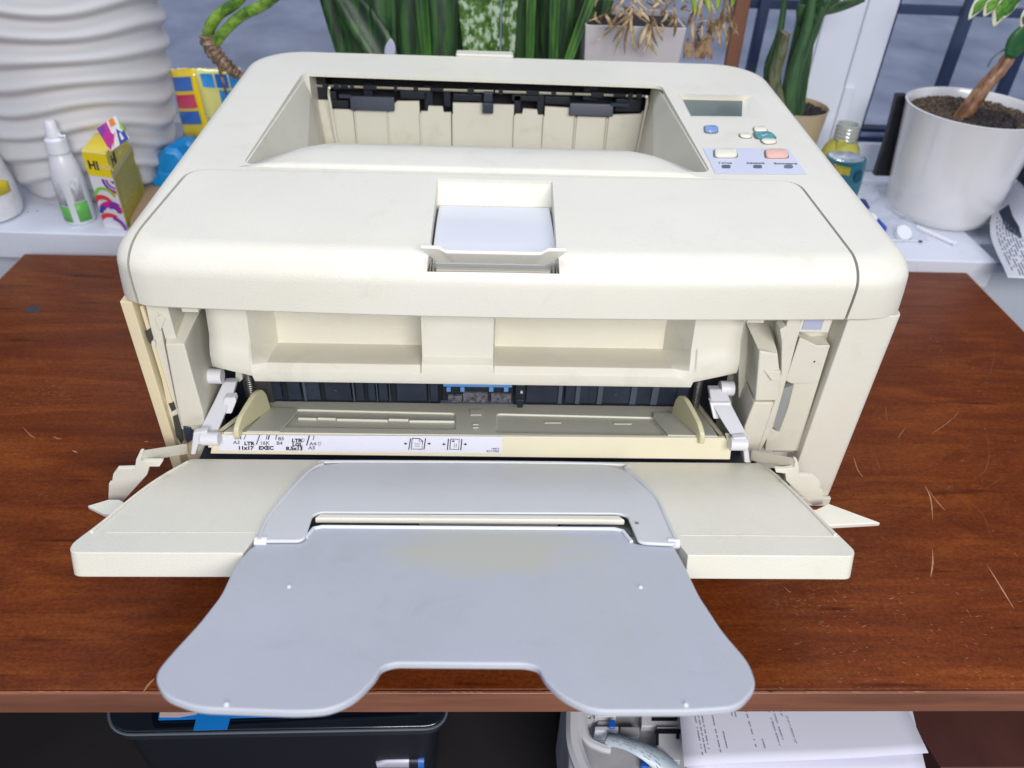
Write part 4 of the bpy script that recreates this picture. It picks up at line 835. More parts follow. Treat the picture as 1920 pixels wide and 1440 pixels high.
GB = mat('glossy_blue_print', (.01, .12, .48), .12, var=.1, coat=1, bump=.5, bscale=60); GR_ = mat('glossy_red_print', (.55, .03, .10), .12, var=.1, coat=1, bump=.5, bscale=60); GC = mat('glossy_cyan_print', (.02, .25, .60), .12, var=.2, vscale=50, coat=1, bump=.5, bscale=60)
for v, m_ in ((.10, GB), (.34, GR_), (.57, GB)): decal(q_, .12, .86, v, v+.19, m_, N_, wk)
q2_, N2_ = puff('front_panel', Q1, .004, GPY, wk)
for u, v, m_ in ((.10, .08, GC), (.40, .08, GB), (.70, .08, GC), (.42, .36, GC)): decal(q2_, u, u+.26, v, v+.24, m_, N2_, wk)
pts = [Q0[0].lerp(Q1[1], k/24)+Vector((0, -.002*math.sin(k), .0025*abs(math.sin(k*1.7)))) for k in range(25)]
obj('crimped_seal', G().strip(pts, [p+Vector((0, 0, -.005)) for p in pts]), mat('clear_shiny_film', (.75, .75, .66), .1, var=.1, coat=1), wk)

# ============================================================ PLANTS
def leaf_g(base_, tip, width, bend=Vector((0, 0, 0)), side=Vector((1, 0, 0)), n=12, fold=.25, prof_=None):
    rows = []; base_ = Vector(base_); tip = Vector(tip)
    for k in range(n+1):
        t = k/n; c = base_.lerp(tip, t)+bend*math.sin(math.pi*t)*1.0; w_ = width*(prof_(t) if prof_ else math.sin(math.pi*min(.999, .12+.88*t))**.7)
        d = (tip-base_).normalized(); nn = side.cross(d).normalized()
        rows.append([c-side*w_+nn*w_*fold, c-side*w_*.5+nn*w_*fold*.3, c, c+side*w_*.5+nn*w_*fold*.3, c+side*w_+nn*w_*fold])
    return G().rings(rows, closed=False)
def leafobj(nm, g, mt_, par, th=.0008): o = obj(nm, g, mt_, par, smooth=80); s_ = o.modifiers.new('s', 'SOLIDIFY'); s_.thickness = th; s_.offset = 0; return o
def banded(name, c1, c2, c3, scale, vari):
    mt = bpy.data.materials.new(name); mt.use_nodes = True; nt = mt.node_tree; p = nt.nodes['Principled BSDF']; L = nt.links.new
    tc = nd(nt, 'ShaderNodeTexCoord'); mp = nd(nt, 'ShaderNodeMapping'); mp.inputs['Scale'].default_value = (1, 1, vari); L(tc.outputs['Object'], mp.inputs[0])
    n = nd(nt, 'ShaderNodeTexNoise'); n.inputs['Scale'].default_value = scale; n.inputs['Detail'].default_value = 5; n.inputs['Roughness'].default_value = .65; L(mp.outputs[0], n.inputs['Vector'])
    cr = nd(nt, 'ShaderNodeValToRGB'); e = cr.color_ramp.elements; e[0].position = .42; e[0].color = (*c1, 1); e[1].position = .58; e[1].color = (*c3, 1); x = e.new(.50); x.color = (*c2, 1)
    L(n.outputs['Fac'], cr.inputs[0]); L(cr.outputs[0], p.inputs['Base Color']); p.inputs['Roughness'].default_value = .4; p.inputs['Specular IOR Level'].default_value = .4; return mt
DG = banded('dark_green_leaf', (.006, .024, .008), (.012, .050, .012), (.028, .095, .018), 130, .05)
MG = banded('mid_green_leaf', (.012, .06, .008), (.025, .10, .010), (.05, .16, .015), 60, .08)
MOT = banded('mottled_leaf', (.030, .085, .004), (.07, .16, .02), (.40, .50, .36), 105, .75)
# dark pot with a clump of strap leaves behind the printer
sy = SY(0)+.17
sp = thing('snake_plant', 'dark green clump of broad upright strap leaves behind the printer', 'plant', (.01, sy, SZ))
obj('pot', G().lathe([(.055, 0), (.062, .004), (.075, .11), (.078, .112), (.072, .108), (.068, .10), (.002, .10)], Vector((.01, sy+.01, SZ)), 40), mat('black_pot', (.03, .03, .03), .5, var=.1), sp)
def L_(px0, px1, pyb, wpx, y, mt_, fold=.25, top=-260, nm='leaf', bend=0):
    a = aty(px0, pyb, y); b = aty(px1, top, y+.02); wd = (aty(px0+wpx/2, pyb, y)-aty(px0, pyb, y)).length
    leafobj(nm, leaf_g(a, b, wd, Vector((bend, 0, 0)), fold=fold, prof_=lambda t: .75+.5*math.sin(math.pi*(.1+.8*t))-.5*max(0, t-.6)), mt_, sp, .0015)
for a in ((700, 610, 150, 64, sy+.02), (742, 668, 150, 74, sy+.01), (783, 735, 160, 70, sy+.0), (815, 790, 160, 60, sy+.02)): L_(*a, DG)
L_(838, 820, 150, 48, sy-.03, DG, bend=.002); L_(856, 846, 150, 30, sy-.02, DG)
L_(972, 985, 150, 44, sy-.0, DG); L_(1012, 1010, 150, 60, sy+.02, DG); L_(1040, 1055, 150, 50, sy-.0, DG); L_(1078, 1118, 140, 46, sy+.015, DG)
L_(1036, 1048, 150, 16, sy-.03, MG, fold=.5); L_(1052, 1150, 150, 16, sy-.035, MG, fold=.5, top=-120); L_(1100, 1200, 140, 24, sy+.02, DG)
L_(905, 888, 150, 60, sy-.05, MOT, fold=.55, nm='mottled_leaf'); L_(950, 968, 150, 22, sy-.045, MOT, fold=.4, nm='mottled_leaf')
for a in ((665, 560, 150, 40, sy+.03), (728, 700, 150, 40, sy-.01), (770, 775, 160, 34, sy-.02), (990, 960, 150, 36, sy+.03), (1060, 1082, 150, 36, sy+.03)): L_(*a, DG)
L_(803, 770, 150, 20, sy-.025, MG, fold=.5); L_(992, 1002, 150, 14, sy-.03, MG, fold=.5)
# big dark leaf leaning left
a = aty(735, 140, sy-.02); b = aty(610, -60, sy+.01); leafobj('leaning_leaf', leaf_g(a, b, .022, Vector((.006, 0, 0)), fold=.3), DG, sp, .0015)
leafobj('leaf_sliver', leaf_g(aty(730, 112, sy-.06), aty(733, 72, sy-.06), .006, fold=.1), mat('pale_lilac_leaf', (.45, .45, .60), .5), sp)
# ---------- arching green stem with brown root
gy = SY(-.3)+.10; gs_ = thing('arching_stem', 'bent green stem with a rough brown root above the printer corner', 'plant', aty(430, 170, gy))
STM = banded('stem_green', (.05, .13, .015), (.14, .26, .03), (.24, .38, .05), 45, 1); ROOT = banded('root_brown', (.10, .06, .035), (.20, .13, .08), (.32, .24, .16), 140, 1)
def px3(pts, y): return smoothp([aty(a, b, y+(c if len(r) > 0 else 0)) for a, b, c, *r in [(p+(0, 0))[:4] if len(p) == 2 else p+(0,) for p in pts]], 6)
def tubep(nm, pts, y, rad, mt_, par, n=8):
    P = smoothp([aty(a, b, y) for a, b in pts], 6); m_ = len(P); rr = [rad[0]+(rad[1]-rad[0])*k/(m_-1) for k in range(m_)] if isinstance(rad, tuple) else rad
    return obj(nm, G().tube(P, rr, n), mt_, par, smooth=80)
tubep('stem', [(470, -40), (446, 2), (412, 26), (393, 52), (390, 78)], gy, (.0055, .0065), STM, gs_)
tubep('stem', [(560, -45), (500, 5), (455, 28), (424, 55), (404, 80)], gy-.005, (.0058, .0058), STM, gs_)
P = smoothp([aty(*p, gy-.003) for p in ((390, 66), (396, 88), (408, 106), (424, 122), (438, 134), (448, 142))], 6)
obj('root', G().tube(P, [.0100-.0045*k/(len(P)-1)+.0012*math.sin(k*2.1)+.0006*math.sin(k*5) for k in range(len(P))], 10), ROOT, gs_, smooth=60)
tubep('root_fibre', [(410, 115), (413, 135), (420, 158), (424, 178)], gy-.008, (.0022, .0012), ROOT, gs_)
tubep('root_fibre', [(396, 100), (403, 112), (412, 120)], gy-.008, (.002, .0008), ROOT, gs_); obj('root_tip', G().tube([aty(440, 134, gy-.004), aty(456, 146, gy)], [.0048, .0040], 9), mat('root_pink', (.30, .17, .14), .7, var=.3, vscale=100), gs_)
# ---------- pale rectangular pot with dried plant
ry = SY(.15)+.135; rpz = aty(1100, 47, ry).z
rp_ = thing('dried_plant', 'pale lilac square pot with limp dried brown leaves behind the printer', 'plant', (.13, ry+.04, SZ))
x0, x1 = aty(1098, 47, ry).x, aty(1288, 52, ry).x
PM = mat('pale_lilac_pot', (.50, .47, .48), .5, var=.05)
outer = [[Vector((x, y, z)) for x, y in ((x0+i_, ry+i_), (x1-i_, ry+i_), (x1-i_, ry+.09-i_), (x0+i_, ry+.09-i_))] for i_, z in ((.012, SZ), (0, rpz), (.003, rpz), (.003, rpz-.012))]
obj('pot', G().rings(outer), PM, rp_, bev=.001); obj('soil', G().box(x0+.004, x1-.004, ry+.004, ry+.085, rpz-.0115, rpz-.006), mat('dark_soil', (.025, .018, .015), .9, var=.6, vscale=150, bump=1, bscale=200), rp_)
DRY = banded('dry_leaf', (.20, .13, .07), (.42, .30, .16), (.60, .48, .30), 70, .5)
DRY2 = banded('dry_leaf_dark', (.10, .06, .03), (.25, .15, .08), (.38, .26, .14), 70, .5)
random.seed(5)
def dry(p0, p1, w_, y, mt_=DRY):
    a, b = aty(*p0, y), aty(*p1, y-.004+random.uniform(-.004, .004)); leafobj('dry_leaf', leaf_g(a, b, w_, Vector((random.uniform(-.004, .004), random.uniform(-.006, 0), 0)), side=(Vector((1, random.uniform(-.6, .6), .0))-(b-a).normalized()*(b-a).normalized().x).normalized(), n=7, fold=.5), mt_, rp_, .0004)
dl = [((1187, 10), (1140, 44), 3.2), ((1187, 14), (1148, 48), 3), ((1185, 20), (1112, 82), 2.2), ((1184, 30), (1148, 80), 2.6), ((1183, 30), (1150, 104), 2.2), ((1182, 38), (1172, 104), 2.4), ((1184, 26), (1194, 100), 4.5), ((1186, 30), (1190, 62), 4), ((1190, 14), (1218, 42), 3.2), ((1186, 8), (1200, 36), 3),
      ((1216, 44), (1196, 90), 6), ((1214, 50), (1232, 104), 5), ((1220, 46), (1204, 103), 4), ((1226, 38), (1243, 78), 3), ((1224, 40), (1234, 88), 3), ((1262, 14), (1252, 40), 3.4), ((1264, 14), (1263, 70), 4), ((1265, 28), (1258, 52), 3), ((1240, 44), (1232, 62), 3.5), ((1135, 26), (1142, 50), 4.5), ((1160, 20), (1132, 58), 4),
      ((1190, -10), (1216, 20), 3), ((1240, -10), (1214, 18), 4), ((1180, -12), (1150, 22), 3), ((1205, -10), (1250, 12), 3)]
for a, b, w_ in dl: dry(a, b, w_*.0004+.0005, ry-.022)
for k in range(48): 
    a = random.uniform(1115, 1290); b = random.uniform(-15, 34); dry((a, b), (a+random.uniform(-30, 30), b+random.uniform(4, 26)), random.uniform(.0008, .002), ry+random.uniform(0, .05), random.choice([DRY, DRY2, DRY2]))
tubep('dry_stem', [(1186, -30), (1187, 5), (1184, 34)], ry-.021, .0010, DRY2, rp_); tubep('dry_stem', [(1240, -30), (1226, 20), (1216, 46)], ry-.019, .0010, DRY2, rp_); tubep('dry_stem', [(1262, -30), (1265, 16)], ry-.019, .0008, DRY2, rp_)
# second withered plant with a few live leaves, right of the pot
wy = SY(.3)+.16; wp = thing('withered_spider_plant', 'half withered plant with drooping tan leaves and yellow green tips', 'plant', aty(1330, 110, wy))
def lf(par, nm, p0, p1, w_, y, mt_, bend=0): leafobj(nm, leaf_g(aty(*p0, y), aty(*p1, y), w_, Vector((bend, 0, 0)), n=9, fold=.4), mt_, par, .0004)
YG = banded('yellow_green_leaf', (.12, .22, .02), (.28, .40, .05), (.50, .58, .16), 60, .5)
for a, b, w_, bd in (((1350, 30), (1305, 86), .0030, .004), ((1352, 35), (1290, 44), .0022, 0), ((1354, 30), (1352, 92), .0026, -.003), ((1356, 40), (1362, 70), .0022, 0), ((1358, 30), (1385, 66), .0024, 0), ((1366, 20), (1378, 62), .0024, 0), ((1350, 20), (1372, 45), .0022, 0), ((1345, 45), (1300, 58), .002, 0), ((1362, 20), (1376, 66), .0015, .002)): lf(wp, 'withered_leaf', a, b, w_, wy, DRY, bd)
for a, b, w_ in (((1290, -20), (1303, 30), .0030), ((1310, -20), (1330, 24), .0034), ((1338, -20), (1344, 20), .003), ((1372, -25), (1370, 16), .003), ((1290, -20), (1276, 6), .003)): lf(wp, 'live_leaf', a, b, w_, wy-.01, YG, .003)
for k in range(22): a = random.uniform(1295, 1385); b = random.uniform(-10, 50); lf(wp, 'withered_leaf', (a, b), (a+random.uniform(-22, 18), b+random.uniform(18, 48)), random.uniform(.0012, .0024), wy+random.uniform(-.01, .01), random.choice([DRY, DRY2]))
for k in range(18): a = 1285+random.uniform(0, 50); lf(wp, 'withered_leaf', (a, 78+random.uniform(-14, 6)), (a+random.uniform(-22, 12), 112), .002, wy+.01, DRY2)
tubep('stalk', [(1365, -40), (1358, 10), (1345, 45), (1325, 60)], wy, .0016, DRY2, wp)
# ---------- zz plant in beige pot
zb = SY(.42)+.185; rimL, rimR = aty(1440, 195, zb), aty(1551, 205, zb)
zc = atz(1500, 320, SZ); rz = aty(1495, 200, zb).z; rad_ = (rimR.x-.0)-aty(1492, 200, zb).x
zc = Vector((aty(1492, 200, zb).x, zb, SZ)); Hz = aty(1492, 198, zb).z-SZ
zz = thing('zz_plant', 'beige round pot of dark soil with thick green upright stems', 'plant', zc)
obj('pot', G().lathe([(rad_*.70, 0), (rad_*.76, .004), (rad_*.97, Hz-.004), (rad_, Hz), (rad_*.965, Hz), (rad_*.93, Hz-.008), (rad_*.01, Hz-.0085)], zc, 48), mat('beige_pot', (.46, .36, .22), .35, var=.08, vscale=12), zz, smooth=50)
def soilm(n, c): return mat(n, c, .9, var=.7, vscale=170, bump=1, bscale=260)
def soil(par, c, r_, n, mt_, seed=3, sz=(.0012, .0034)):
    random.seed(seed); g = G().lathe([(r_, -.001), (r_, .0002), (r_*.5, .002), (.0005, .002)], c, 32)
    for k in range(n):
        a = random.uniform(0, 6.283); rr = r_*math.sqrt(random.random())*.97; s_ = random.uniform(*sz); q = c+Vector((rr*math.cos(a), rr*math.sin(a), .0015+random.uniform(0, .002)))
        ax = [Vector((random.gauss(0, 1), random.gauss(0, 1), random.gauss(0, 1))).normalized()*s_*random.uniform(.6, 1) for _ in range(2)]; ax.append(ax[0].cross(ax[1]).normalized()*s_*.7)
        g.add([q+ax[0], q-ax[0], q+ax[1], q-ax[1], q+ax[2], q-ax[2]], [[0, 2, 4], [2, 1, 4], [1, 3, 4], [3, 0, 4], [2, 0, 5], [1, 2, 5], [3, 1, 5], [0, 3, 5]])
    o = obj('soil', g, mt_, par, smooth=0); o['kind'] = 'stuff'; return o
soil(zz, zc+Vector((0, 0, Hz-.008)), rad_*.93, 900, soilm('dark_potting_soil', (.035, .028, .03)))
ZG = banded('zz_green', (.02, .06, .02), (.035, .09, .035), (.06, .13, .05), 60, .15)
def zp(nm, pts, r0, r1, dy=0, mt_=ZG): tubep(nm, pts, zb+dy, (r0, r1), mt_, zz, 10)
zp('stem', [(1447, 205), (1440, 130), (1462, 60), (1475, -30)], .0065, .0028, -.02); zp('stem', [(1463, 210), (1452, 150), (1463, 100), (1472, 62)], .0085, .0064, -.035, banded('cut_stem', (.05, .07, .03), (.10, .12, .06), (.16, .16, .09), 120, .3))
zp('stem', [(1488, 215), (1492, 140), (1528, 50), (1560, -40)], .0105, .0045, -.02); zp('stem', [(1478, 220), (1487, 140), (1512, 60), (1525, -30)], .0095, .005, -.03); zp('stem', [(1495, 215), (1510, 120), (1530, 40), (1590, -20)], .0080, .0035, -.012)
zp('stem', [(1470, 215), (1486, 120), (1504, 30), (1512, -40)], .0085, .004, -.01)
a = aty(1472, 62, zb-.035); obj('cut_stem_end', G().tube([a+Vector((0, 0, -.001)), a+Vector((.001, 0, .0015))], [.0066, .0056], 14), mat('cut_end_brown', (.16, .12, .09), .8, var=.3, vscale=90), zz)
for p0, p1, w_ in (((1522, 55), (1506, 70), .010), ((1526, 48), (1495, 10), .012), ((1548, 22), (1622, 2), .011), ((1545, 14), (1598, -20), .012), ((1540, 28), (1518, -20), .011), ((1560, 14), (1530, 8), .008), ((1515, 95), (1502, 60), .008)):
    leafobj('leaf', leaf_g(aty(*p0, zb-.02), aty(*p1, zb-.025), w_, side=(Vector((.3, -.5, .8))).normalized(), fold=.2), ZG, zz)
# ---------- large white pot with variegated ficus
fb = atz(1790, 432, SZ); fr_ = .0; 
cy = fb.y+.055; cL, cR = aty(1697, 190, cy), aty(1930, 225, cy); cx = (cL.x+cR.x)/2; fr_ = (cR.x-cL.x)/2; Hf = aty(1810, 200, cy).z-SZ
cx += .009; fc = Vector((cx, cy, SZ)); fi = thing('ficus_pot', 'large glossy white pot with a leaning brown trunk and variegated leaves', 'plant', fc)
bot = (aty(1880, 420, fc.y-.0).x-aty(1700, 420, fc.y-.0).x)/2
bcx = (aty(1880, 420, fc.y).x+aty(1700, 420, fc.y).x)/2
obj('pot', G().lathe([(bot*.90, 0), (bot*.97, .003), (bot*1.02, .012), (fr_*.90, Hf*.55), (fr_*.985, Hf-.003), (fr_, Hf), (fr_*.97, Hf+.0005), (fr_*.945, Hf-.003), (fr_*.935, Hf-.014), (.002, Hf-.0145)], fc, 72), mat('glossy_white_ceramic', (.70, .70, .71), .22, var=.02, coat=.5), fi, smooth=50)
soil(fi, fc+Vector((0, 0, Hf-.0125)), fr_*.93, 2600, soilm('brown_gritty_soil', (.10, .07, .05)), 4); soil(fi, fc+Vector((.01, -.015, Hf-.0105)), fr_*.45, 500, soilm('dark_potting_soil', (.035, .028, .03)), 6)
BARK = banded('trunk_bark', (.14, .06, .03), (.24, .12, .06), (.34, .20, .12), 90, .4)
ty = fc.y-.01; P = smoothp([aty(*p, ty) for p in ((1798, 228), (1822, 195), (1850, 158), (1876, 130), (1900, 97), (1935, 60), (1960, 20))], 5)
obj('trunk', G().tube(P, [.0098-.0045*k/len(P)+.0004*math.sin(k*1.9) for k in range(len(P))], 12), BARK, fi, smooth=80)
tubep('aerial_shoot', [(1852, 125), (1862, 108), (1885, 92), (1900, 90)], ty-.004, .0008, ZG, fi)
random.seed(11); g = G()
VAR1 = banded('variegated_green', (.04, .16, .02), (.10, .28, .03), (.20, .40, .06), 50, 1); VARE = mat('cream_leaf_edge', (.66, .68, .52), .5, var=.05)
for p0, p1, w_ in (((1862, -25), (1815, 38), .0075), ((1880, -20), (1844, 32), .0085), ((1905, -30), (1862, 52), .0110), ((1912, -10), (1880, 36), .0060), ((1935, 10), (1914, 52), .006)):
    a, b = aty(*p0, ty-.02), aty(*p1, ty-.02); sd = Vector((.85, 0, .5)).normalized() if p1[0] < p0[0] else Vector((1, 0, 0))
    sd = (b-a).cross(Vector((0, 1, 0))).normalized()
    pf = lambda t: math.sin(math.pi*min(1, .18+.82*t))**.8
    leafobj('leaf_margin', leaf_g(a, b, w_, side=sd, fold=.15, prof_=pf), VARE, fi); leafobj('leaf', leaf_g(a+Vector((0, -.0012, 0)), a.lerp(b, .86)+Vector((0, -.0012, 0)), w_*.74, side=sd, fold=.15, prof_=lambda t: pf(t)*(.9+.25*math.sin(t*11))), VAR1, fi)
a, b = aty(1895, 108, ty-.012), aty(1935, 38, ty-.012); leafobj('leaf', leaf_g(a, b, .013, side=(b-a).cross(Vector((0, 1, 0))).normalized(), fold=.2), banded('deep_leaf_green', (.02, .10, .03), (.03, .13, .04), (.05, .16, .06), 40, 1), fi)
# ---------- black plastic panel leaning behind the white pot
bp = [(1640, 330), (1662, 262), (1683, 178), (1702, 178), (1702, 332)]
one(obj('leaning_board', G().prism([aty(a, b, fc.y+.05) for a, b in bp], (0, .010, 0)), mat('black_ribbed_plastic', (.012, .014, .02), .5, var=.3, vscale=90), bev=.001), 'black plastic board leaning behind the large white pot', 'board')
# ---------- clear bottle with yellow liquid
yb = base(1570, 345); yb = Vector((aty(1572, 300, SY(.4)+.15).x, SY(.4)+.15, SZ)); ybt = thing('yellow_liquid_bottle', 'clear plastic bottle of yellow liquid behind the teal tube', 'bottle', yb)
zA = aty(1580, 232, yb.y).z-SZ; zS = aty(1580, 262, yb.y).z-SZ; rn = (aty(1603, 240, yb.y).x-aty(1562, 240, yb.y).x)/2; 
CLR = mat('clear_plastic', (.62, .64, .58), .12, var=.05, trans=.55, coat=.5); YLW = mat('yellow_tinted_plastic', (.62, .58, .10), .2, var=.1, trans=.35, coat=.5)
obj('bottle_body', G().lathe([(rn*1.7, 0), (rn*1.8, .004), (rn*1.8, zS-.022), (rn*1.5, zS-.008), (rn*1.05, zS), (rn*.2, zS)], yb, 40), YLW, ybt)
obj('threaded_neck', G().lathe([(rn*.98, zS+.0002)]+[(rn*(1.0+.06*(k % 2)), zS+(zA-zS)*k/9) for k in range(1, 10)]+[(rn*.86, zA), (rn*.84, zS+.002)], yb, 36), CLR, ybt)
obj('yellow_streak', G().box(yb.x-rn*1.04, yb.x-rn*.25, yb.y-rn*1.12, yb.y-rn*.9, zS+.0005, zA-.002), YLW, ybt, bev=.001)
text('XXL', 'lettering', MATS['joint_grey'], aty(1550, 270, yb.y-rn*1.82), (1, 0, 0), (0, 0, 1), .005, ybt) if False else None
# ---------- teal tube with mirror like oval end
ty_ = SY(.45)+.085; tc_ = aty(1585, 345, ty_); tt = thing('teal_tube', 'teal plastic tube with shiny oval end behind the printer', 'tube', tc_)
TEAL = mat('teal_plastic', (.01, .12, .17), .3, var=.05)
def ov(px, py, w_, d_, n=28, y=ty_): c = aty(px, py, y); return [c+Vector((w_*math.cos(2*math.pi*k/n), d_*math.sin(2*math.pi*k/n), 0)) for k in range(n)]
wv = (aty(1623, 300, ty_).x-aty(1552, 300, ty_).x)/2
obj('tube_body', G().rings([ov(1588, 430, wv*.22, .005), ov(1588, 372, wv*.50, .008), ov(1588, 340, wv*.78, .012), ov(1587.5, 303, wv, .019), ov(1587, 295, wv*1.02, .020), ov(1587, 294, wv*.93, .0180)]), TEAL, tt)
obj('shiny_end', G().rings([ov(1587, 293.6, wv*.92, .0178), ov(1587, 293, wv*.90, .0172)]), mat('mirror_silver', (.66, .72, .85), .12, .6, var=.3, vscale=120), tt)
obj('label_patch', G().prism([aty(a, b, ty_-.0200) for a, b in ((1566, 311), (1596, 315), (1592, 330), (1568, 326))], (0, .007, 0)), mat('olive_gold_print', (.30, .26, .03), .4, var=.4, vscale=140), tt)
obj('dark_spot', G().prism([aty(a, b, ty_-.0185) for a, b in ((1606, 325), (1617, 322), (1614, 338), (1606, 344), (1602, 336))], (0, .009, 0)), mat('deep_teal', (.004, .06, .10), .4), tt)
# ---------- translucent bag with syringe parts, cap
def filmmat():
    mt = bpy.data.materials.new('clear_film'); mt.use_nodes = True; nt = mt.node_tree; p = nt.nodes['Principled BSDF']; p.inputs['Base Color'].default_value = (.70, .74, .86, 1); p.inputs['Roughness'].default_value = .22; p.inputs['Alpha'].default_value = .42
    tc = nd(nt, 'ShaderNodeTexCoord'); n = nd(nt, 'ShaderNodeTexNoise'); n.inputs['Scale'].default_value = 28; n.inputs['Detail'].default_value = 4; n.inputs['Distortion'].default_value = 1.5; b = nd(nt, 'ShaderNodeBump'); b.inputs['Strength'].default_value = .8; b.inputs['Distance'].default_value = .004
    nt.links.new(tc.outputs['Object'], n.inputs['Vector']); nt.links.new(n.outputs['Fac'], b.inputs['Height']); nt.links.new(b.outputs[0], p.inputs['Normal']); return mt
FILM = filmmat()
rows = []
c4 = [base(1600, 340), base(1668, 342), base(1742, 452), base(1660, 456)]
from mathutils import noise
for j in range(25):
    rows.append([]); 
    for i in range(17):
        p = (c4[0].lerp(c4[1], i/16)).lerp(c4[3].lerp(c4[2], i/16), j/24); e = min(i, 16-i, j, 24-j)/5; rows[-1].append(p+Vector((0, 0, .0012+min(1, e)*(.007+.008*noise.noise(p*42)+.004*noise.noise(p*110)))))
bag = thing('plastic_bag', 'clear crinkled plastic bag of small parts on the right of the sill', 'bag', c4[3].lerp(c4[0], .5))
o = obj('film', G().rings(rows, closed=False), FILM, bag, smooth=40)
def disc(nm, px, py, r_, h_, mt_, label, cat, tilt=(0, 0, 1)):
    c = atz(px, py, SZ+.004); t = Vector(tilt).normalized(); o = obj(nm, G().tube([c, c+t*h_], r_, 28), mt_, bev=.001); one(o, label, cat); return o
disc('white_stopper', 1690, 440, .0098, .007, WHITE, 'round white plastic stopper lying in the clear bag', 'stopper', (.1, -.55, .8))
disc('small_stopper', 1632, 412, .0065, .006, WHITE, 'small white stopper at the printer edge beside the blue clip', 'stopper', (.1, -.4, .9))
one(obj('blue_clip', G().prism([atz(a, b, SZ+.002) for a, b in ((1640, 415), (1646, 414), (1662, 432), (1658, 440), (1640, 425))], (0, 0, .004)), mat('royal_blue', (.01, .06, .42), .3, var=.05), bev=.0008), 'royal blue plastic clip sticking out beside the printer', 'clip')
one(obj('blue_scrap', G().prism([atz(a, b, SZ+.002) for a, b in ((1612, 375), (1622, 378), (1630, 392), (1618, 388))], (0, 0, .003)), mat('navy_blue', (.02, .05, .22), .4, var=.05), bev=.0006), 'small navy scrap in the clear bag near the teal tube', 'scrap')
nl = thing('thin_needle_tube', 'thin clear tube with a black tip lying across the sill', 'tube', base(1690, 452)); obj('tube', G().tube([atz(1650, 450, SZ+.0015), atz(1722, 452, SZ+.0015)], .0009, 8), MATS['translucent_white'], nl); obj('tip', G().tube([atz(1722, 452, SZ+.0015), atz(1729, 453, SZ+.0015)], .0013, 8), BLACK, nl)
# ribbed wall plug
a, b = atz(1718, 425, SZ+.0025), atz(1790, 457, SZ+.0025); d = (b-a); pts = [a+d*k/24 for k in range(25)]; rr = [(.0022 if (k % 2 == 0 and k < 12) else .0030 if k < 12 else .0030) for k in range(25)]
wpz = thing('wall_plug', 'white ribbed plastic wall plug lying in front of the white pot', 'plug', a); obj('ribbed_end', G().tube(pts[:13], rr[:13], 8), WHITE, wpz, smooth=20); obj('smooth_end', G().tube(pts[12:], [.0024]*13, 8), WHITE, wpz); obj('lip', G().tube([b, b+d*.03], .0042, 8), WHITE, wpz)
random.seed(9); g = G()
for px, py in ((38, 390), (52, 398), (70, 396), (1850, 470), (1843, 455), (1855, 448), (1690, 380), (1676, 392)):
    c = atz(px, py, SZ+.0005); g.add([c+Vector((.0012, 0, 0)), c+Vector((0, .001, .0003)), c+Vector((-.001, 0, 0)), c+Vector((0, -.0007, .0008))], [[0, 1, 3], [1, 2, 3], [2, 0, 3], [0, 1, 2]])
cr_ = obj('soil_crumbs', g, MATS['dark_potting_soil'], smooth=0); cr_['kind'] = 'stuff'; cr_['label'] = 'few dark soil crumbs scattered on the white sill'
# ---------- printed leaflet with black ribbed pack at the right edge
pg = thing('printed_leaflet', 'curved white leaflet printed with dense text hanging over the ledge', 'leaflet', atz(1900, 470, SZ))
edgeL = [(1905, 340), (1884, 362), (1868, 384), (1858, 410), (1858, 440), (1868, 470), (1882, 500), (1890, 520)]
def lz(k): return SZ+.030-.020*k/7
Lp = [atz(a, b, lz(k)) for k, (a, b) in enumerate(edgeL)]; Rp = [p+Vector((.11, .0, .004)) for p in Lp]; Rp[-1] = atz(1990, 521, lz(7)); 
Rp = [Vector((p.x+.11, p.y-.01, p.z+.003)) for p in Lp]
A1 = smoothp(Lp, 4); B1 = smoothp(Rp, 4); o = obj('sheet', G().strip(A1, B1), mat('newsprint_white', (.66, .67, .74), .5, var=.02), pg, smooth=80); o.modifiers.new('s', 'SOLIDIFY').thickness = .0012
def onsheet(t, s): k = t*(len(A1)-1); i = min(int(k), len(A1)-2); f_ = k-i; return (A1[i].lerp(A1[i+1], f_)).lerp(B1[i].lerp(B1[i+1], f_), s)+Vector((0, 0, .0009))
g = G()
for k in range(13):
    s = .06+.030*k; t0 = .42+.018*k+random.uniform(-.02, .02); t1 = .96 if k > 1 else .9
    n_ = 26; prev = None
    for j in range(n_):
        if random.random() < .22: continue
        ta = t0+(t1-t0)*j/n_; tb_ = ta+(t1-t0)/n_*.8; g.add([onsheet(ta, s), onsheet(tb_, s), onsheet(tb_, s+.012), onsheet(ta, s+.012)], [[0, 1, 2, 3]])
tl = obj('printed_text', g, mat('print_grey', (.14, .15, .20), .6, var=0), pg, smooth=0); tl['kind'] = 'stuff'
g = G(); g.add([onsheet(.28, .13), onsheet(.36, .06), onsheet(.52, .16), onsheet(.60, .30), onsheet(.5, .30), onsheet(.4, .22)], [[0, 1, 2, 3, 4, 5]]); obj('printed_picture', g, mat('print_black', (.02, .03, .05), .5, var=.3, vscale=120), pg, smooth=0)
rb = thing('black_ribbed_roll', 'black ribbed object lying on the leaflet behind the right pot', 'roll', atz(1915, 390, SZ+.03))
c0 = Lp[1]+Vector((.055, .01, .012)); obj('roll_body', G().tube([c0+Vector((0, .04, .006)), c0+Vector((-.004, -.03, 0))], .022, 28), BLACK, rb)
for k in range(10): c = c0+Vector((0, .038, .006)).lerp(Vector((-.004, -.028, 0)), k/9); obj('rib', G().tube([c, c+Vector((0, -.0022, 0))], .0235, 28), DKP, rb)

# ============================================================ UNDER THE DESK
sh = -.249
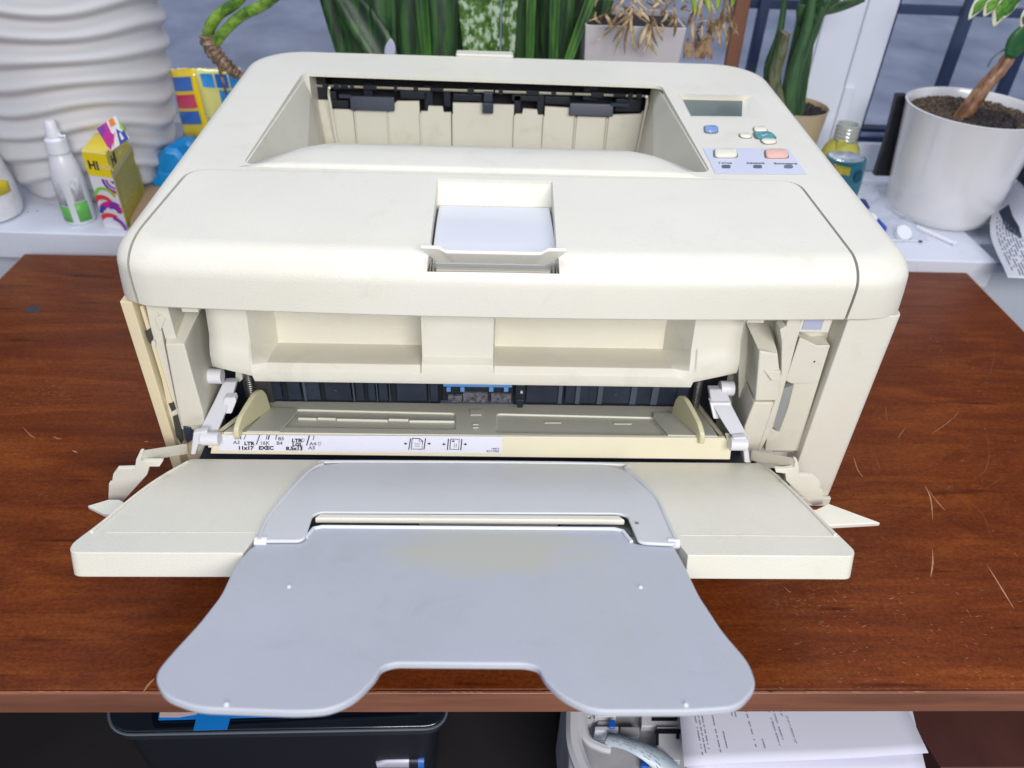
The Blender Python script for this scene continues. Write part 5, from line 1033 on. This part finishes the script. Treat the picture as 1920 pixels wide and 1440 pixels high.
# black inkjet body, seen from above
ip_ = thing('black_inkjet', 'glossy black printer lying on the shelf under the desk', 'printer', (-.17, .37, sh))
GBK = mat('gloss_black', (.012, .016, .024), .18, var=.15, coat=.6)
topz = -.110
def UZ(a, b, z=topz): return atz(a, b, z)
o4 = [UZ(205, 1372), UZ(838, 1345), UZ(842, 1180), UZ(205, 1200)]
q = rpoly([UZ(206, 1374), UZ(835, 1362), UZ(850, 1150), UZ(190, 1150)], .016, 6)
obj('lid', G().rings([[v+Vector((0, 0, -.012)) for v in q], q]), GBK, ip_, bev=.002, seg=3)
c = sum(q, Vector())/len(q); obj('body', G().rings([[c+(v-c)*.9+Vector((0, 0, -.13)) for v in q], [c+(v-c)*.96+Vector((0, .002, -.02)) for v in q], [c+(v-c)*.97+Vector((0, .002, -.0125)) for v in q]]), mat('satin_black', (.008, .010, .016), .35, var=.1), ip_, bev=.002)
qi = rpoly([UZ(286, 1368, topz+.0004), UZ(790, 1340, topz+.0004), UZ(800, 1160, topz+.0004), UZ(286, 1160, topz+.0004)], .006, 5); obj('lid_inset', G().prism(qi, (0, 0, .0012)), mat('dark_glass', (.004, .006, .012), .08, var=0), ip_)
rim_ = [v+Vector((0, 0, -.001)) for v in rpoly([UZ(206, 1377), UZ(836, 1365), UZ(850, 1150), UZ(190, 1150)], .016, 8)]; obj('lid_rim', G().tube(rim_+[rim_[0]], .0011, 6), mat('rim_blue_grey', (.10, .12, .15), .25, var=.05), ip_)
bz = topz+.004
bt_ = thing('blue_tape', 'bright blue adhesive tape stuck over the black printer lid', 'tape', UZ(400, 1340, bz)); TB = mat('tape_blue', (.01, .20, .62), .3, var=.06)
obj('long_strip', G().prism([UZ(297, 1349, bz), UZ(480, 1344, bz), UZ(620, 1338, bz), UZ(620, 1310, bz), UZ(300, 1325, bz)], (0, 0, -.0012)), TB, bt_)
obj('short_strip', G().prism([UZ(363, 1370, bz+.0003), UZ(426, 1368, bz+.0003), UZ(440, 1320, bz+.0003), UZ(374, 1320, bz+.0003)], (0, 0, .0006)), TB, bt_)
obj('paper_strip', G().prism([UZ(299, 1345, bz+.0002), UZ(335, 1345, bz+.0002), UZ(420, 1330, bz+.0002), UZ(302, 1325, bz+.0002)], (0, 0, .0004)), mat('pinkish_paper', (.60, .45, .44), .5), bt_)
cn = thing('cable_plug', 'silver plug with a blue end lying beside the black printer', 'plug', atz(760, 1425, -.17)); obj('plug_body', G().tube([atz(705, 1432, -.17), atz(725, 1424, -.17), atz(768, 1424, -.17)], [.003, .006, .006], 12), mat('pale_silver', (.5, .5, .58), .4, .3), cn); obj('plug_collar', G().tube([atz(768, 1424, -.17), atz(785, 1424, -.17)], .0055, 12), BLACK, cn); obj('plug_end', G().tube([atz(785, 1424, -.17), atz(796, 1424, -.17)], .0062, 12), mat('plug_blue', (.04, .14, .5), .3), cn)
# opened white device with a ribbon cable
dz_ = -.120
wd_ = thing('opened_white_device', 'opened white machine with exposed parts and ribbon cable under the desk', 'device', atz(1180, 1400, dz_)+Vector((0, .03, -.12)))
DW = mat('device_white', (.56, .56, .60), .35, var=.06, vscale=30); DG2 = mat('device_grey', (.36, .36, .38), .4, var=.15, vscale=60)
q = rpoly([atz(1070, 1460, dz_), atz(1070, 1340, dz_), atz(1060, 1240, dz_), atz(1420, 1240, dz_), atz(1420, 1470, dz_)], .010, 5)
obj('case_bottom', G().rings([[v+Vector((0, 0, -.125)) for v in q], [v+Vector((0, 0, -.0205)) for v in q]]), DW, wd_, bev=.002)
def UD(a, b, h=0.): return atz(a, b, dz_+h)
def rimwall(pts, w_, h): P = smoothp([UD(a, b) for a, b in pts], 5); return G().tube(P, w_, 8)
obj('case_rim', rimwall([(1078, 1250), (1076, 1340), (1078, 1400), (1100, 1460)], .006, 0), DW, wd_); obj('case_rim', rimwall([(1094, 1300), (1092, 1350), (1100, 1385), (1125, 1400), (1145, 1405)], .0035, 0), DW, wd_)
def blk(nm, a, b, c, d, h0, h1, mt_, bev=.0008): return obj(nm, G().prism([UD(a, d, h0), UD(c, d, h0), UD(c, b, h0), UD(a, b, h0)], (0, 0, h1-h0)), mt_, wd_, bev=bev)
blk('inner_deck', 1085, 1250, 1415, 1470, -.020, -.014, DG2); blk('guide_plate', 1200, 1300, 1275, 1372, -.0138, -.006, DW); blk('guide_plate', 1228, 1376, 1272, 1440, -.0138, -.003, DW); blk('slot_opening', 1222, 1345, 1270, 1352, -.0058, -.005, VOID, 0)
blk('slot_opening', 1228, 1368, 1276, 1376, -.0028, -.002, VOID, 0); blk('slot_opening', 1229, 1376, 1235, 1398, -.0028, -.002, VOID, 0); blk('slot_opening', 1268, 1372, 1274, 1386, -.0015, -.001, VOID, 0)
blk('carriage_block', 1112, 1345, 1152, 1362, -.0138, .000, DW); blk('carriage_block', 1118, 1364, 1145, 1380, -.0138, -.004, DG2); blk('connector', 1112, 1378, 1156, 1388, -.0138, -.001, mat('connector_pale', (.55, .58, .65), .3)); 
blk('blue_catch', 1141, 1352, 1153, 1368, .0005, .003, mat('catch_blue', (.01, .10, .48), .3)); blk('blue_catch', 1200, 1434, 1215, 1446, -.0138, -.008, MATS['catch_blue']); blk('gear_mount', 1160, 1375, 1196, 1395, -.0138, -.004, DG2)
p = UD(1103, 1355, -.0135); obj('screw_boss', G().lathe([(.004, 0), (.004, .008), (.0015, .008), (.0015, .006), (.0001, .006)], p, 20), DW, wd_); p = UD(1212, 1357, -.0135); obj('screw_boss', G().lathe([(.0045, 0), (.0045, .007), (.0015, .007), (.0001, .007)], p, 20), DG2, wd_)
ra = smoothp([UD(1140, 1372, .002), UD(1165, 1378, .006), UD(1200, 1390, .007), UD(1240, 1408, .003), UD(1275, 1436, -.004)], 5); rbn = smoothp([UD(1130, 1398, .002), UD(1160, 1402, .006), UD(1192, 1416, .007), UD(1222, 1438, .003), UD(1240, 1462, -.004)], 5)
o = obj('ribbon_cable', G().strip(ra, rbn), mat('ribbon_pale_blue', (.52, .60, .68), .35, var=.05), wd_, smooth=60); o.modifiers.new('s', 'SOLIDIFY').thickness = .0006
g = G()
for k in range(3, 18):
    for j in range(5):
        if random.random() < .5: continue
        s = .12+.17*j; a = ra[k].lerp(rbn[k], s); b = ra[k+1].lerp(rbn[k+1], s); n_ = (rbn[k]-ra[k])*.035; z = Vector((0, 0, .0008)); g.add([a+z, b.lerp(a, .3)+z, b.lerp(a, .3)+n_+z, a+n_+z], [[0, 1, 2, 3]])
t_ = obj('ribbon_print', g, mat('print_blue_grey', (.2, .27, .36), .5, var=0), wd_, smooth=0); t_['kind'] = 'stuff'
# papers lying on it
PAP = mat('office_paper', (.68, .68, .80), .6, var=.015)
def sheet(nm, pts, z, label, curl=0):
    q = [atz(a, b, z) for a, b in pts]; rows = []
    for j in range(9): rows.append([(q[0].lerp(q[1], i/12)).lerp(q[3].lerp(q[2], i/12), j/8)+Vector((0, 0, curl*math.sin(i*.5+j*.4))) for i in range(13)])
    o = obj(nm, G().rings(rows, closed=False), PAP, smooth=80); o.modifiers.new('s', 'SOLIDIFY').thickness = .0005; return one(o, label, 'paper', 'paper sheets under the desk')
zp_ = -.100
sheet('paper_sheet', [(1290, 1455), (1738, 1452), (1690, 1250), (1262, 1250)], zp_-.004, 'lower white sheet of paper peeping out under the printed one', .0006)
ps = thing('printed_sheet', 'upper sheet of paper with small sideways print under the desk', 'paper', atz(1500, 1380, zp_), 'paper sheets under the desk')
q = [atz(1283, 1438, zp_), atz(1740, 1413, zp_), atz(1672, 1270, zp_), atz(1268, 1270, zp_)]
rows = [[(q[0].lerp(q[1], i/12)).lerp(q[3].lerp(q[2], i/12), j/8)+Vector((0, 0, .0008*math.sin(i*.6))) for i in range(13)] for j in range(9)]
o = obj('sheet', G().rings(rows, closed=False), PAP, ps, smooth=80); o.modifiers.new('s', 'SOLIDIFY').thickness = .0004
g = G(); fp_ = lambda u, v: (q[0].lerp(q[1], u)).lerp(q[3].lerp(q[2], u), v)+Vector((0, 0, .0017))
for u, v0, v1 in ((.075, .10, .8), (.09, .12, .62), (.105, .14, .75), (.15, .12, .55), (.18, .16, .35), (.20, .60, .8), (.235, .5, .8), (.25, .5, .8), (.30, .30, .78), (.30, .12, .25), (.335, .12, .25), (.40, .16, .8), (.42, .16, .8), (.47, .18, .5), (.45, .5, .8)):
    n_ = int((v1-v0)*60)
    for k in range(n_):
        if random.random() < .25: continue
        v = v0+(v1-v0)*k/n_; g.add([fp_(u-.03*(v-.1), v), fp_(u+.0045-.03*(v-.1), v), fp_(u+.0045-.03*(v-.1), v+.010), fp_(u-.03*(v-.1), v+.010)], [[0, 1, 2, 3]])
t_ = obj('printed_text', g, mat('print_grey', (.14, .15, .20), .6), ps, smooth=0); t_['kind'] = 'stuff'
